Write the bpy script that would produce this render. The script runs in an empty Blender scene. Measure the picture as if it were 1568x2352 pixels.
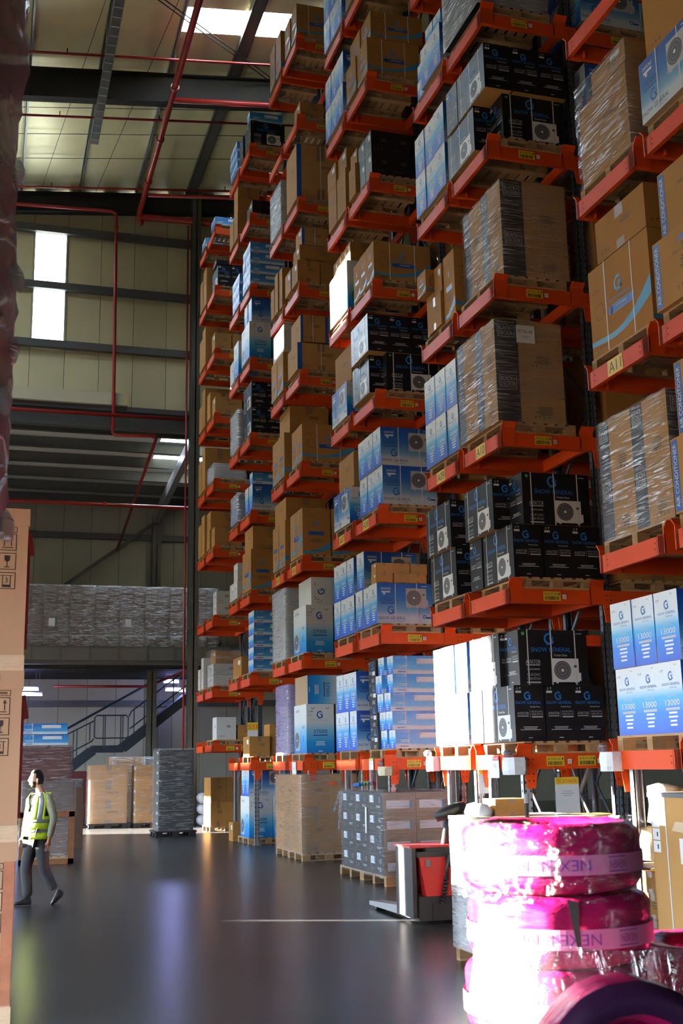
import bpy, math, random
from mathutils import Vector, Matrix, noise
random.seed(7)
S = bpy.context.scene
COL = S.collection
R = math.radians

# ------------------------------------------------------------------ camera
HC = 1.82                                   # eye height
cam_d = bpy.data.cameras.new('camera'); cam = bpy.data.objects.new('camera', cam_d); COL.objects.link(cam)
YAW, PITCH, ROLL = 0.297278, 0.213468797, -0.01909114
fw = Vector((math.sin(YAW)*math.cos(PITCH), math.cos(YAW)*math.cos(PITCH), math.sin(PITCH)))
rt = Vector((math.cos(YAW), -math.sin(YAW), 0)); up = rt.cross(fw)
r2 = rt*math.cos(ROLL) + up*math.sin(ROLL); u2 = -rt*math.sin(ROLL) + up*math.cos(ROLL)
m = Matrix((r2, u2, -fw)).transposed().to_4x4(); m.translation = (0, 0, HC)
cam.matrix_world = m
cam_d.sensor_fit = 'VERTICAL'; cam_d.sensor_height = 23.5; cam_d.lens = 2670.913/2352*23.5
cam_d.clip_end = 300; cam_d.clip_start = 0.05
cam_d.dof.use_dof = True; cam_d.dof.focus_distance = 15.5; cam_d.dof.aperture_fstop = 3.4
S.camera = cam

# ------------------------------------------------------------------ daylight
W = bpy.data.worlds.new('sky'); S.world = W; W.use_nodes = True
bg = W.node_tree.nodes['Background']; bg.inputs[0].default_value = (0.72, 0.86, 1.0, 1); bg.inputs[1].default_value = 9.0
sun_d = bpy.data.lights.new('sun', 'SUN'); sun = bpy.data.objects.new('sun', sun_d); COL.objects.link(sun)
SUN_AZ, SUN_EL = math.atan2(0.41, -0.91), R(9.0)
to_sun = Vector((math.cos(SUN_AZ)*math.cos(SUN_EL), math.sin(SUN_AZ)*math.cos(SUN_EL), math.sin(SUN_EL)))
sun.rotation_euler = to_sun.to_track_quat('Z', 'Y').to_euler(); sun.location = to_sun*60
sun_d.energy = 120.0; sun_d.color = (1.0, 0.90, 0.76); sun_d.angle = R(0.6)
S.view_settings.view_transform = 'Standard'; S.view_settings.look = 'None'
S.view_settings.gamma = 1.0; S.view_settings.use_curve_mapping = False
S.view_settings.exposure = 1.6
cy = S.cycles
cy.max_bounces = 6; cy.diffuse_bounces = 2; cy.glossy_bounces = 3; cy.transmission_bounces = 3; cy.transparent_max_bounces = 10
cy.sample_clamp_indirect = 6.0; cy.caustics_reflective = False; cy.caustics_refractive = False
cy.use_denoising = True; cy.use_light_tree = False

# openings that let the day in: (axis, plane, a0, a1, z0, z1)
LX = -9.0                                    # west wall
DAY_GAPS_W = [(-8.0, 11.0, 0, 4.1), (11.9, 15.5, 0, 4.4), (16.4, 17.6, 0, 4.2), (19.86, 20.04, 2.1, 3.5), (20.4, 21.45, 3.95, 6.0), (21.45, 21.85, 2.5, 6.0), (21.85, 23.6, 3.95, 6.0), (25.6, 29.6, 0, 4.6), (31.4, 36.4, 0, 4.8), (40.3, 43.8, 0, 3.6)]  # dock openings plus added slits, sized to aim sun patches and fill
WINDOWS_W = [(26.1, 27.1, 12.5, 13.8), (30.9, 31.8, 13.7, 14.2)]
BY = -13.0                                   # south wall behind the camera
DOORS_S = [(16, 19, 0, 3.2)]
FY = 39.6                                    # north wall
WINDOWS_N = [(.95, 2.13, 16.2, 20.6)] + [(.95+k*1.18, .95+(k+1)*1.18, 16.2, 20.6) for k in (-2, -3, -4, -6, -7, -8)]  # first window is seen; the rest are added to brighten the roof
def portal(p, ex, ey, nrm):
    d = bpy.data.lights.new('daylight_portal', 'AREA'); d.shape = 'RECTANGLE'; d.size = ex; d.size_y = ey
    d.cycles.is_portal = True
    o = bpy.data.objects.new('daylight_portal', d); COL.objects.link(o)
    o.matrix_world = Matrix.Translation(p) @ Vector(nrm).to_track_quat('-Z', 'Y').to_matrix().to_4x4()
for a0, a1, z0, z1 in DAY_GAPS_W + WINDOWS_W:
    portal(Vector((LX, (a0+a1)/2, (z0+z1)/2)), a1-a0, z1-z0, (1, 0, 0))
for a0, a1, z0, z1 in DOORS_S: portal(Vector(((a0+a1)/2, BY, (z0+z1)/2)), a1-a0, z1-z0, (0, 1, 0))
for a0, a1, z0, z1 in WINDOWS_N: portal(Vector(((a0+a1)/2, FY, (z0+z1)/2)), a1-a0, z1-z0, (0, -1, 0))

# ------------------------------------------------------------------ materials
MATS = {}
def nodes_of(name):
    mt = bpy.data.materials.new(name); mt.use_nodes = True
    nt = mt.node_tree; b = nt.nodes['Principled BSDF']
    return mt, nt, b
def M(name, col=None, rough=0.6, metal=0.0, var=0.0, vscale=6.0, bump=0.0, bscale=40.0, rnd=0.0, emit=0.0, spec=0.5, coat=0.0, alpha=None, stretch=None):
    """procedural material: base colour with noise variation, bump and per-object tint"""
    if name in MATS: return MATS[name]
    mt, nt, b = nodes_of(name)
    L = nt.links.new; N = nt.nodes.new
    b.inputs['Roughness'].default_value = rough; b.inputs['Metallic'].default_value = metal
    b.inputs['Specular IOR Level'].default_value = spec; b.inputs['Coat Weight'].default_value = coat
    b.inputs['Base Color'].default_value = (*col, 1)
    if var or rnd or bump:
        tc = N('ShaderNodeTexCoord'); vec = tc.outputs['Object']
        if stretch:
            mp = N('ShaderNodeMapping'); mp.inputs['Scale'].default_value = stretch; L(vec, mp.inputs[0]); vec = mp.outputs[0]
    if var or rnd:
        rgb = N('ShaderNodeRGB'); rgb.outputs[0].default_value = (*col, 1)
        hsv = N('ShaderNodeHueSaturation'); L(rgb.outputs[0], hsv.inputs['Color'])
        add = N('ShaderNodeMath'); add.operation = 'ADD'; add.inputs[0].default_value = 1; add.inputs[1].default_value = 0
        if var:
            nz = N('ShaderNodeTexNoise'); nz.inputs['Scale'].default_value = vscale; nz.inputs['Detail'].default_value = 5
            L(vec, nz.inputs['Vector'])
            mr = N('ShaderNodeMapRange'); mr.inputs[1].default_value = .3; mr.inputs[2].default_value = .7
            mr.inputs[3].default_value = 1-var; mr.inputs[4].default_value = 1+var
            L(nz.outputs[0], mr.inputs[0]); L(mr.outputs[0], add.inputs[0])
        if rnd:
            oi = N('ShaderNodeObjectInfo'); mr2 = N('ShaderNodeMapRange'); mr2.inputs[3].default_value = -rnd; mr2.inputs[4].default_value = rnd
            L(oi.outputs['Random'], mr2.inputs[0]); L(mr2.outputs[0], add.inputs[1])
        L(add.outputs[0], hsv.inputs['Value']); L(hsv.outputs[0], b.inputs['Base Color'])
    if bump:
        nz = N('ShaderNodeTexNoise'); nz.inputs['Scale'].default_value = bscale; nz.inputs['Detail'].default_value = 3
        L(vec, nz.inputs['Vector'])
        bp = N('ShaderNodeBump'); bp.inputs['Strength'].default_value = bump; bp.inputs['Distance'].default_value = .02
        L(nz.outputs[0], bp.inputs['Height']); L(bp.outputs[0], b.inputs['Normal'])
    if emit:
        b.inputs['Emission Color'].default_value = (*col, 1); b.inputs['Emission Strength'].default_value = emit
    MATS[name] = mt
    return mt
def GRAD(name, stops, rough=.45, axis=2, snow=0.0):
    """printed vertical colour gradient over the carton's own height"""
    if name in MATS: return MATS[name]
    mt, nt, b = nodes_of(name); L = nt.links.new; N = nt.nodes.new
    tc = N('ShaderNodeTexCoord'); sp = N('ShaderNodeSeparateXYZ'); L(tc.outputs['Generated'], sp.inputs[0])
    h = sp.outputs[axis]
    if snow:
        nz = N('ShaderNodeTexNoise'); nz.inputs['Scale'].default_value = 3.5; nz.inputs['Detail'].default_value = 3
        L(tc.outputs['Object'], nz.inputs['Vector'])
        ma = N('ShaderNodeMath'); ma.operation = 'MULTIPLY_ADD'; ma.inputs[1].default_value = snow; L(nz.outputs[0], ma.inputs[0]); L(h, ma.inputs[2])
        h = ma.outputs[0]
    cr = N('ShaderNodeValToRGB'); L(h, cr.inputs[0])
    e = cr.color_ramp.elements
    while len(e) < len(stops): e.new(.5)
    for el, (p, c) in zip(e, stops): el.position = p; el.color = (*c, 1)
    L(cr.outputs[0], b.inputs['Base Color']); b.inputs['Roughness'].default_value = rough
    MATS[name] = mt
    return mt
def FILM(name, tint=(.9, .92, .95), haze=.10, gloss=.22, rough=.16, scale=6.0, stretch=(1.1, 1.1, 15)):
    """clear stretch film: mostly see-through, with creased glossy reflections and a little milky haze"""
    if name in MATS: return MATS[name]
    mt = bpy.data.materials.new(name); mt.use_nodes = True; nt = mt.node_tree; nt.nodes.clear()
    L = nt.links.new; N = nt.nodes.new
    out = N('ShaderNodeOutputMaterial'); tr = N('ShaderNodeBsdfTransparent'); tr.inputs[0].default_value = (.97, .97, .98, 1)
    gl = N('ShaderNodeBsdfGlossy'); gl.inputs['Roughness'].default_value = rough; gl.inputs['Color'].default_value = (1, 1, 1, 1)
    df = N('ShaderNodeBsdfDiffuse'); df.inputs[0].default_value = (*tint, 1)
    tc = N('ShaderNodeTexCoord'); mp = N('ShaderNodeMapping'); mp.inputs['Scale'].default_value = stretch
    mp.inputs['Rotation'].default_value = (.12, .15, .3)
    L(tc.outputs['Object'], mp.inputs[0])
    nz = N('ShaderNodeTexNoise'); nz.inputs['Scale'].default_value = scale*.45; nz.inputs['Detail'].default_value = 4; nz.inputs['Distortion'].default_value = 1.2
    L(mp.outputs[0], nz.inputs['Vector'])
    bp = N('ShaderNodeBump'); bp.inputs['Strength'].default_value = 1.0; bp.inputs['Distance'].default_value = .06
    L(nz.outputs[0], bp.inputs['Height']); L(bp.outputs[0], gl.inputs['Normal'])
    mr = N('ShaderNodeMapRange'); mr.inputs[1].default_value = .50; mr.inputs[2].default_value = .66; mr.inputs[3].default_value = gloss*.12; mr.inputs[4].default_value = min(1, gloss*2.0)
    L(nz.outputs[0], mr.inputs[0])
    m1 = N('ShaderNodeMixShader'); m1.inputs[0].default_value = haze; L(tr.outputs[0], m1.inputs[1]); L(df.outputs[0], m1.inputs[2])
    m2 = N('ShaderNodeMixShader'); L(mr.outputs[0], m2.inputs[0]); L(m1.outputs[0], m2.inputs[1]); L(gl.outputs[0], m2.inputs[2])
    L(m2.outputs[0], out.inputs[0])
    MATS[name] = mt
    return mt

# ------------------------------------------------------------------ mesh building
_txt = {}
def text_poly(s):
    if s not in _txt:
        c = bpy.data.curves.new('t', 'FONT'); c.body = s; c.resolution_u = 2; c.fill_mode = 'FRONT'
        o = bpy.data.objects.new('t', c); me = o.to_mesh()
        v = [(p.co.x, p.co.y) for p in me.vertices]; f = [tuple(p.vertices) for p in me.polygons]
        o.to_mesh_clear(); bpy.data.objects.remove(o); bpy.data.curves.remove(c)
        x0 = min(p[0] for p in v); x1 = max(p[0] for p in v)
        _txt[s] = ([(a-x0, b) for a, b in v], f, x1-x0)
    return _txt[s]
class MB:
    def __init__(s): s.v = []; s.f = []; s.m = []; s.mats = []; s.fr = None
    def mi(s, mt):
        if mt not in s.mats: s.mats.append(mt)
        return s.mats.index(mt)
    def poly(s, pts, mt):
        n = len(s.v); s.v += [tuple(p) for p in pts]; s.f.append(tuple(range(n, n+len(pts)))); s.m.append(s.mi(mt)); return s
    def raw(s, v, f, mt):
        n = len(s.v); s.v += [tuple(p) for p in v]; k = s.mi(mt)
        for q in f: s.f.append(tuple(i+n for i in q)); s.m.append(k)
        return s
    def box(s, a, b, mt, rot=None, piv=None):
        x0, y0, z0 = a; x1, y1, z1 = b
        v = [Vector(p) for p in ((x0,y0,z0),(x1,y0,z0),(x1,y1,z0),(x0,y1,z0),(x0,y0,z1),(x1,y0,z1),(x1,y1,z1),(x0,y1,z1))]
        if rot is not None:
            c = Vector(piv) if piv else sum(v, Vector())/8
            v = [rot @ (p-c) + c for p in v]
        return s.raw(v, [(0,3,2,1),(4,5,6,7),(0,1,5,4),(1,2,6,5),(2,3,7,6),(3,0,4,7)], mt)
    def bar(s, p0, p1, w, h, mt, upv=(0, 0, 1)):
        p0 = Vector(p0); p1 = Vector(p1); d = (p1-p0).normalized(); sd = d.cross(Vector(upv))
        if sd.length < 1e-4: sd = d.cross(Vector((1, 0, 0)))
        sd.normalize(); uu = sd.cross(d); v = []
        for p in (p0, p1):
            for a, b in ((-1,-1),(1,-1),(1,1),(-1,1)): v.append(p + sd*a*w/2 + uu*b*h/2)
        return s.raw(v, [(0,1,2,3),(7,6,5,4),(0,4,5,1),(1,5,6,2),(2,6,7,3),(3,7,4,0)], mt)
    def ring(s, c, ax1, ax2, r, n):
        return [Vector(c)+ax1*(r*math.cos(2*math.pi*i/n))+ax2*(r*math.sin(2*math.pi*i/n)) for i in range(n)]
    def tube(s, pts, r, mt, n=8, cap=True):
        pts = [Vector(p) for p in pts]; rs = r if isinstance(r, (list, tuple)) else [r]*len(pts)
        base = len(s.v); k = s.mi(mt); prev = None
        for i, p in enumerate(pts):
            d = (pts[min(i+1, len(pts)-1)] - pts[max(i-1, 0)]).normalized()
            if prev is None: a = d.orthogonal().normalized()
            else: a = (prev - d*prev.dot(d)).normalized()
            prev = a; b = d.cross(a)
            s.v += [tuple(q) for q in s.ring(p, a, b, rs[i], n)]
        for i in range(len(pts)-1):
            for j in range(n):
                q = base+i*n; s.f.append((q+j, q+(j+1) % n, q+n+(j+1) % n, q+n+j)); s.m.append(k)
        if cap:
            s.f.append(tuple(range(base+n-1, base-1, -1))); s.m.append(k)
            e = base+(len(pts)-1)*n; s.f.append(tuple(range(e, e+n))); s.m.append(k)
        return s
    def lathe(s, prof, mt, n=32, c=(0, 0, 0), A=Vector((1, 0, 0)), B=Vector((0, 1, 0)), C=Vector((0, 0, 1)), close=False, fn=None):
        """prof: list of (radius, height) turned about C"""
        base = len(s.v); k = s.mi(mt); c = Vector(c)
        for r, h in prof:
            for j in range(n):
                t = 2*math.pi*j/n; p = c + A*(r*math.cos(t)) + B*(r*math.sin(t)) + C*h
                if fn: p = fn(p, t, r, h)
                s.v.append(tuple(p))
        m_ = len(prof)
        for i in range(m_ if close else m_-1):
            for j in range(n):
                a = base+i*n; b = base+((i+1) % m_)*n
                s.f.append((a+j, a+(j+1) % n, b+(j+1) % n, b+j)); s.m.append(k)
        return s
    # flat print on a face: frame = origin, u, v, normal
    def frame(s, O, U, V, lift=.0015):
        U = Vector(U); V = Vector(V); s.fr = (Vector(O), U, V, U.cross(V).normalized(), lift); return s
    def P(s, u, v, k=1.0):
        O, U, V, N, l = s.fr; return O+U*u+V*v+N*(l*k)
    def rect(s, u0, v0, u1, v1, mt, k=1.0): return s.poly([s.P(u0,v0,k), s.P(u1,v0,k), s.P(u1,v1,k), s.P(u0,v1,k)], mt)
    def shape(s, pts, mt, k=1.0): return s.poly([s.P(u, v, k) for u, v in pts], mt)
    def disc(s, u, v, r, mt, k=1.0, n=20): return s.shape([(u+r*math.cos(2*math.pi*i/n), v+r*math.sin(2*math.pi*i/n)) for i in range(n)], mt, k)
    def arc(s, u, v, r0, r1, a0, a1, mt, k=1.0, n=14):
        for i in range(n):
            t0 = R(a0+(a1-a0)*i/n); t1 = R(a0+(a1-a0)*(i+1)/n)
            s.shape([(u+r0*math.cos(t0), v+r0*math.sin(t0)), (u+r1*math.cos(t0), v+r1*math.sin(t0)), (u+r1*math.cos(t1), v+r1*math.sin(t1)), (u+r0*math.cos(t1), v+r0*math.sin(t1))], mt, k)
        return s
    def band(s, lo, hi, mt, k=1.0):
        for i in range(len(lo)-1): s.shape([lo[i], lo[i+1], hi[i+1], hi[i]], mt, k)
        return s
    def text(s, t, u, v, h, mt, k=1.6, align='c', w=None, flip=False, bold=0):
        """cap height h; centred on (u, v baseline)"""
        pv, pf, pw = text_poly(t); sc = h/.69; sx = sc
        if w: sx = w/pw
        x0 = u-pw*sx/2 if align == 'c' else (u if align == 'l' else u-pw*sx)
        pts = []
        for a, b in pv:
            uu, vv = x0+a*sx, v+b*sc
            if flip: uu, vv = 2*u-uu, 2*v+h-vv
            pts.append(s.P(uu, vv, k))
        return s.raw(pts, pf, mt)
    def mesh(s, name):
        me = bpy.data.meshes.new(name); me.from_pydata(s.v, [], s.f)
        for q in s.mats: me.materials.append(q)
        me.polygons.foreach_set('material_index', s.m); me.update(); return me
    def build(s, name, parent=None, smooth=False, loc=None):
        return link(name, s.mesh(name), parent, smooth, loc)
def link(name, me, parent=None, smooth=False, loc=None, rz=0.0):
    o = bpy.data.objects.new(name, me); COL.objects.link(o); o.parent = parent
    if smooth and me: me.polygons.foreach_set('use_smooth', [True]*len(me.polygons))
    if loc is not None: o.location = loc
    if rz: o.rotation_euler = (0, 0, rz)
    return o
def tag(o, label=None, cat=None, group=None, kind=None):
    if label: o['label'] = label
    if cat: o['category'] = cat
    if group: o['group'] = group
    if kind: o['kind'] = kind
    return o
def thing(name, label, cat, loc=(0, 0, 0), rz=0.0, group=None):
    o = bpy.data.objects.new(name, None); COL.objects.link(o); o.location = loc; o.rotation_euler = (0, 0, rz); o.empty_display_size = .1
    return tag(o, label, cat, group)
def struct(name, mb, label, parent=None, smooth=False):
    o = mb.build(name, parent, smooth); tag(o, label, None, None, 'structure'); return o
def smooth_mod(o, lv=2):
    md = o.modifiers.new('s', 'SUBSURF'); md.levels = lv; md.render_levels = lv; return o
ORD = ['first', 'second', 'third', 'fourth', 'fifth', 'sixth', 'seventh', 'eighth', 'ninth', 'tenth', 'eleventh', 'twelfth']
NUMW = ['ground', 'one', 'two', 'three', 'four', 'five', 'six', 'seven', 'eight', 'nine']

ORANGE = M('orange_steel', (.74, .072, .008), .5, var=.05, vscale=3, bump=.05, bscale=120, spec=.22)
UPST = M('upright_steel', (.09, .11, .14), .45, metal=.4, var=.12, vscale=14)
STEEL = M('galvanised_steel', (.42, .43, .45), .42, metal=.7, var=.12, vscale=14)
DARKSTEEL = M('grey_painted_steel', (.105, .098, .085), .5, var=.1, vscale=2)
HOLE = M('dark_hole', (.006, .006, .006), .9)
WOOD = M('pallet_wood', (.44, .27, .13), .78, var=.16, vscale=9, rnd=.16, bump=.12, bscale=30, stretch=(1, 6, 6))
WOODB = M('pallet_block_wood', (.36, .21, .095), .8, var=.16, vscale=14, rnd=.16)
BROWN = M('brown_cardboard', (.43, .215, .062), .72, var=.05, vscale=2.5, rnd=.10, bump=.04, bscale=60, spec=.15)
BROWN2 = M('tan_cardboard', (.50, .275, .10), .72, var=.05, vscale=2.5, rnd=.07, bump=.04, bscale=60, spec=.15)
TAPE = M('brown_tape', (.27, .155, .07), .3)
INK = M('black_ink', (.015, .014, .014), .5)
INKB = M('brown_ink', (.12, .075, .04), .6)
WHITE = M('white_print', (.82, .82, .83), .4)
PAPER = M('white_paper', (.80, .81, .83), .6)
YELLOW = M('yellow_label', (.82, .56, .03), .45)
BLACKC = M('black_carton', (.008, .008, .011), .36, var=.1, vscale=3, spec=.28)
CYAN = M('cyan_print', (.018, .22, .72), .4)
BLUEP = M('blue_print', (.012, .10, .45), .42)
NAVY = M('navy_print', (.012, .04, .22), .42)
SKYB = M('sky_blue_print', (.05, .30, .60), .45)
GREYP = M('grey_print', (.50, .51, .54), .45)
FAN = M('fan_print', (.085, .085, .10), .45)
GREEN = M('green_print', (.05, .42, .10), .45)
STRAP = M('white_strap', (.72, .73, .74), .35)
EDGE = M('carton_edge', (.42, .29, .17), .7)
FILMC = FILM('clear_film', haze=.04, gloss=.26, rough=.10)
FILMD = FILM('dusty_film', haze=.09, gloss=.24, rough=.12)
FILMS = FILM('silver_film', tint=(.62, .63, .66), haze=.45, gloss=.34)
FILMP = FILM('pink_film', tint=(.30, .12, .16), haze=.25, gloss=.25)
G_SHORT = GRAD('carton_white_to_blue', [(0, (.008, .09, .62)), (.30, (.012, .21, .80)), (.52, (.08, .48, .86)), (.66, (.68, .78, .84)), (1, (.78, .80, .82))])
G_LONG = GRAD('carton_blue_to_snow', [(0, (.62, .68, .74)), (.22, (.58, .66, .74)), (.36, (.16, .38, .66)), (.62, (.018, .15, .50)), (1, (.008, .075, .40))], snow=.10)
G_37 = GRAD('carton_big_white_to_blue', [(0, (.004, .19, .60)), (.22, (.012, .31, .72)), (.46, (.24, .57, .78)), (.62, (.68, .72, .72)), (1, (.76, .77, .75))])
G_FLAT = GRAD('carton_indoor_blue', [(0, (.70, .75, .80)), (.24, (.66, .74, .80)), (.34, (.06, .36, .74)), (1, (.015, .19, .60))], snow=.12)
# ------------------------------------------------------------------ building shell
def concrete():
    mt, nt, b = nodes_of('polished_concrete'); L = nt.links.new; N = nt.nodes.new
    tc = N('ShaderNodeTexCoord'); co = tc.outputs['Object']
    n1 = N('ShaderNodeTexNoise'); n1.inputs['Scale'].default_value = .55; n1.inputs['Detail'].default_value = 8; n1.inputs['Roughness'].default_value = .65; L(co, n1.inputs['Vector'])
    mp = N('ShaderNodeMapping'); mp.inputs['Rotation'].default_value = (0, 0, .45); mp.inputs['Scale'].default_value = (.8, 1.6, 1); L(co, mp.inputs[0])
    n2 = N('ShaderNodeTexNoise'); n2.inputs['Scale'].default_value = 2.0; n2.inputs['Detail'].default_value = 4; n2.inputs['Distortion'].default_value = 0; L(mp.outputs[0], n2.inputs['Vector'])
    cr = N('ShaderNodeValToRGB'); L(n1.outputs[0], cr.inputs[0]); e = cr.color_ramp.elements
    e[0].position = .3; e[0].color = (.030, .032, .034, 1); e[1].position = .72; e[1].color = (.062, .065, .068, 1)
    cr2 = N('ShaderNodeValToRGB'); L(n2.outputs[0], cr2.inputs[0]); e = cr2.color_ramp.elements
    e[0].position = .25; e[0].color = (.62, .62, .62, 1); e[1].position = .75; e[1].color = (1, 1, 1, 1)
    mx = N('ShaderNodeMixRGB'); mx.blend_type = 'MULTIPLY'; mx.inputs[0].default_value = .8; L(cr.outputs[0], mx.inputs[1]); L(cr2.outputs[0], mx.inputs[2])
    L(mx.outputs[0], b.inputs['Base Color'])
    b.inputs['Roughness'].default_value = .27
    b.inputs['Specular IOR Level'].default_value = .5
    bp = N('ShaderNodeBump'); bp.inputs['Strength'].default_value = .02; bp.inputs['Distance'].default_value = .01; L(n1.outputs[0], bp.inputs['Height']); pass
    return mt
CONC = concrete()
PANEL = M('cream_wall_panel', (.67, .61, .36), .45, var=.05, vscale=.8, rnd=.05)
ROOFP = M('cream_roof_foil', (.95, .88, .50), .36, metal=.2, var=.09, vscale=.7, rnd=.04, bump=.25, bscale=1.6)
SHELLM = M('outer_wall_panel', (.16, .155, .13), .6, var=.05, vscale=.6)
GIRT = M('girt_steel', (.10, .105, .105), .45, metal=.2, var=.08)
RAFT = M('rafter_paint', (.010, .010, .009), .75)
ANNEXP = M('annex_wall_panel', (.44, .42, .32), .55, var=.06, vscale=.8, rnd=.05)
REDP = M('red_pipe_paint', (.36, .022, .016), .3)
PANE = FILM('window_pane', tint=(.9, .9, .9), haze=.08, gloss=.05, rough=.02)
RZ = lambda x: 21.92 + .11*x                 # roof underside rises to the east

fl = MB(); fl.box((-9.2, -13.2, -.3), (34, 51, 0), CONC); struct('floor', fl, 'grey polished concrete warehouse floor with scuff marks')
gr = MB(); gr.poly([(-500, -500, -.35), (500, -500, -.35), (500, 500, -.35), (-500, 500, -.35)], M('sandy_yard', (.15, .115, .07), .9, var=.1, vscale=.3)); struct('ground', gr, 'pale sandy yard outside the doors')
nb = MB(); nb.box((-100.8, 65.2, -.3), (-100, 78.0, 20.8), M('sun_blocker_wall', (.5, .47, .40), .8, var=.05)); struct('sun_blocker', nb, 'unseen block added across the yard to stop the sun')  # added slab out of view, keeps direct sun off the northern doors
nb = MB(); nb.box((-100.8, 31, -.3), (-100, 49.8, 20.2), M('sun_blocker_wall')); struct('sun_blocker.001', nb, 'second unseen block added across the yard to stop the sun')  # added slab, blocks the sun for the wide southern opening
nb = MB(); nb.box((-100.8, 52.3, -.3), (-100, 57.0, 21.0), M('sun_blocker_wall')); struct('sun_blocker.002', nb, 'narrow unseen block added between the two sun blockers')  # added slab, leaves sun gaps on either side
def holed(name, along, plane, thick, a0, a1, z0, ztop, holes, label, mt=SHELLM):
    """wall with rectangular openings, built from blocks"""
    mb = MB(); av = sorted({a0, a1, *[h[0] for h in holes], *[h[1] for h in holes]})
    for i in range(len(av)-1):
        A, B = av[i], av[i+1]; hs = sorted([h for h in holes if h[0] <= A+1e-6 and h[1] >= B-1e-6], key=lambda h: h[2]); z = z0
        for h in hs + [None]:
            t = h[2] if h else ztop
            if t > z+1e-4:
                if along == 'Y': mb.box((plane-thick, A, z), (plane, B, t), mt)
                else: mb.box((A, plane-thick, z), (B, plane, t), mt)
            if h: z = h[3]
    return struct(name, mb, label)
holed('wall_west', 'Y', LX, .2, -13.2, 51, 0, 23, DAY_GAPS_W+WINDOWS_W, 'unseen west wall with doors, windows and added slits aiming the daylight')
holed('wall_south', 'X', BY, .2, -9.2, 34, 0, 25.8, DOORS_S, 'south wall behind the loading area with open doors')
holed('wall_east', 'Y', 34.2, .2, -13.2, 51, 0, 25.9, [], 'east wall far along the rack rows')

# north wall: upright panels above the annex opening
wn = MB(); wn.box((8.05, FY, 13.9), (34, FY+.1, 25.6), PANEL); wall_n = struct('wall_north', wn, 'cream panel end wall above the annex opening')
PW = 1.18; x = .95-9*PW
pm = {}
def panel(x0, z0, z1, name='wall_panel', y=FY, mt=PANEL, par=None, w=PW, t=.09):
    key = (round(z1-z0, 2), mt.name, w)
    if key not in pm:
        q = MB(); q.box((.008, .02, 0), (w-.008, t, z1-z0), mt); q.box((.0, .05, 0), (w, t+.01, z1-z0), RAFT); pm[key] = q.mesh(name)
    return link(name, pm[key], par, loc=(x0, y, z0))
while x < 8.0:
    hole = [w for w in WINDOWS_N if abs(w[0]-x) < .3]
    if hole:
        panel(x, 13.9, 16.2, par=wall_n); panel(x, 20.6, RZ(x)+.05, par=wall_n)
    else: panel(x, 13.9, RZ(x)+.05, par=wall_n)
    x += PW
for k, (a0, a1, z0, z1) in enumerate(WINDOWS_N):
    q = MB(); q.box((a0, FY+.05, z0), (a1, FY+.055, z1), PANE); o = struct('window_%d' % (k+1), q, 'tall bright slot window in the north wall, first seen, others added')
    q = MB()
    for a in (a0, a1-.06): q.box((a, FY-.02, z0), (a+.06, FY+.09, z1), M('window_frame', (.5, .47, .36), .5))
    q.build('window_frame', o)
# wall girts, base beam, cable trunking
g = MB()
for z in (20.56, 18.43, 16.28): g.box((-9, FY-.22, z-.13), (12, FY-.005, z+.13), GIRT)
struct('trim_1', g, 'dark horizontal wall girts across the north wall')
g = MB(); g.box((-9, FY-.34, 13.95), (20, FY, 14.12), GIRT); g.box((-9, FY-.14, 13.5), (20, FY-.1, 13.95), GIRT); g.box((-9, FY-.34, 13.34), (20, FY, 13.5), GIRT)
struct('trim_2', g, 'deep grey steel edge beam under the north wall')
tr = MB(); tr.box((-8, FY-.5, 14.12), (4.25, FY-.3, 14.55), M('trunking_cream', (.60, .55, .38), .5)); tr.box((4.25, FY-.51, 14.12), (4.3, FY-.29, 14.56), YELLOW)
tag(tr.build('cable_trunking'), 'cream cable trunking with yellow end cap along the edge beam', 'trunking')
# columns
def column(name, x, y, z1, label, w=.32, d=.42):
    q = MB(); q.box((x-w/2, y-d/2, 0), (x+w/2, y-d/2+.03, z1), DARKSTEEL); q.box((x-w/2, y+d/2-.03, 0), (x+w/2, y+d/2, z1), DARKSTEEL); q.box((x-.02, y-d/2, 0), (x+.02, y+d/2, z1), DARKSTEEL)
    for z in (3.2, 6.4, 9.6, 12.8, 16, 19.2):
        if z < z1: q.box((x-w/2, y-d/2, z), (x+w/2, y+d/2, z+.02), DARKSTEEL)
    q.box((x-.3, y-.3, 0), (x+.3, y+.3, .03), DARKSTEEL)
    return struct(name, q, label)
column('wall_column', 6.62, 39.05, 22.4, 'tall grey steel column at the end of the aisle')
column('wall_column.001', -8.6, 39.05, 21.0, 'grey steel column in the northwest corner')

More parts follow.
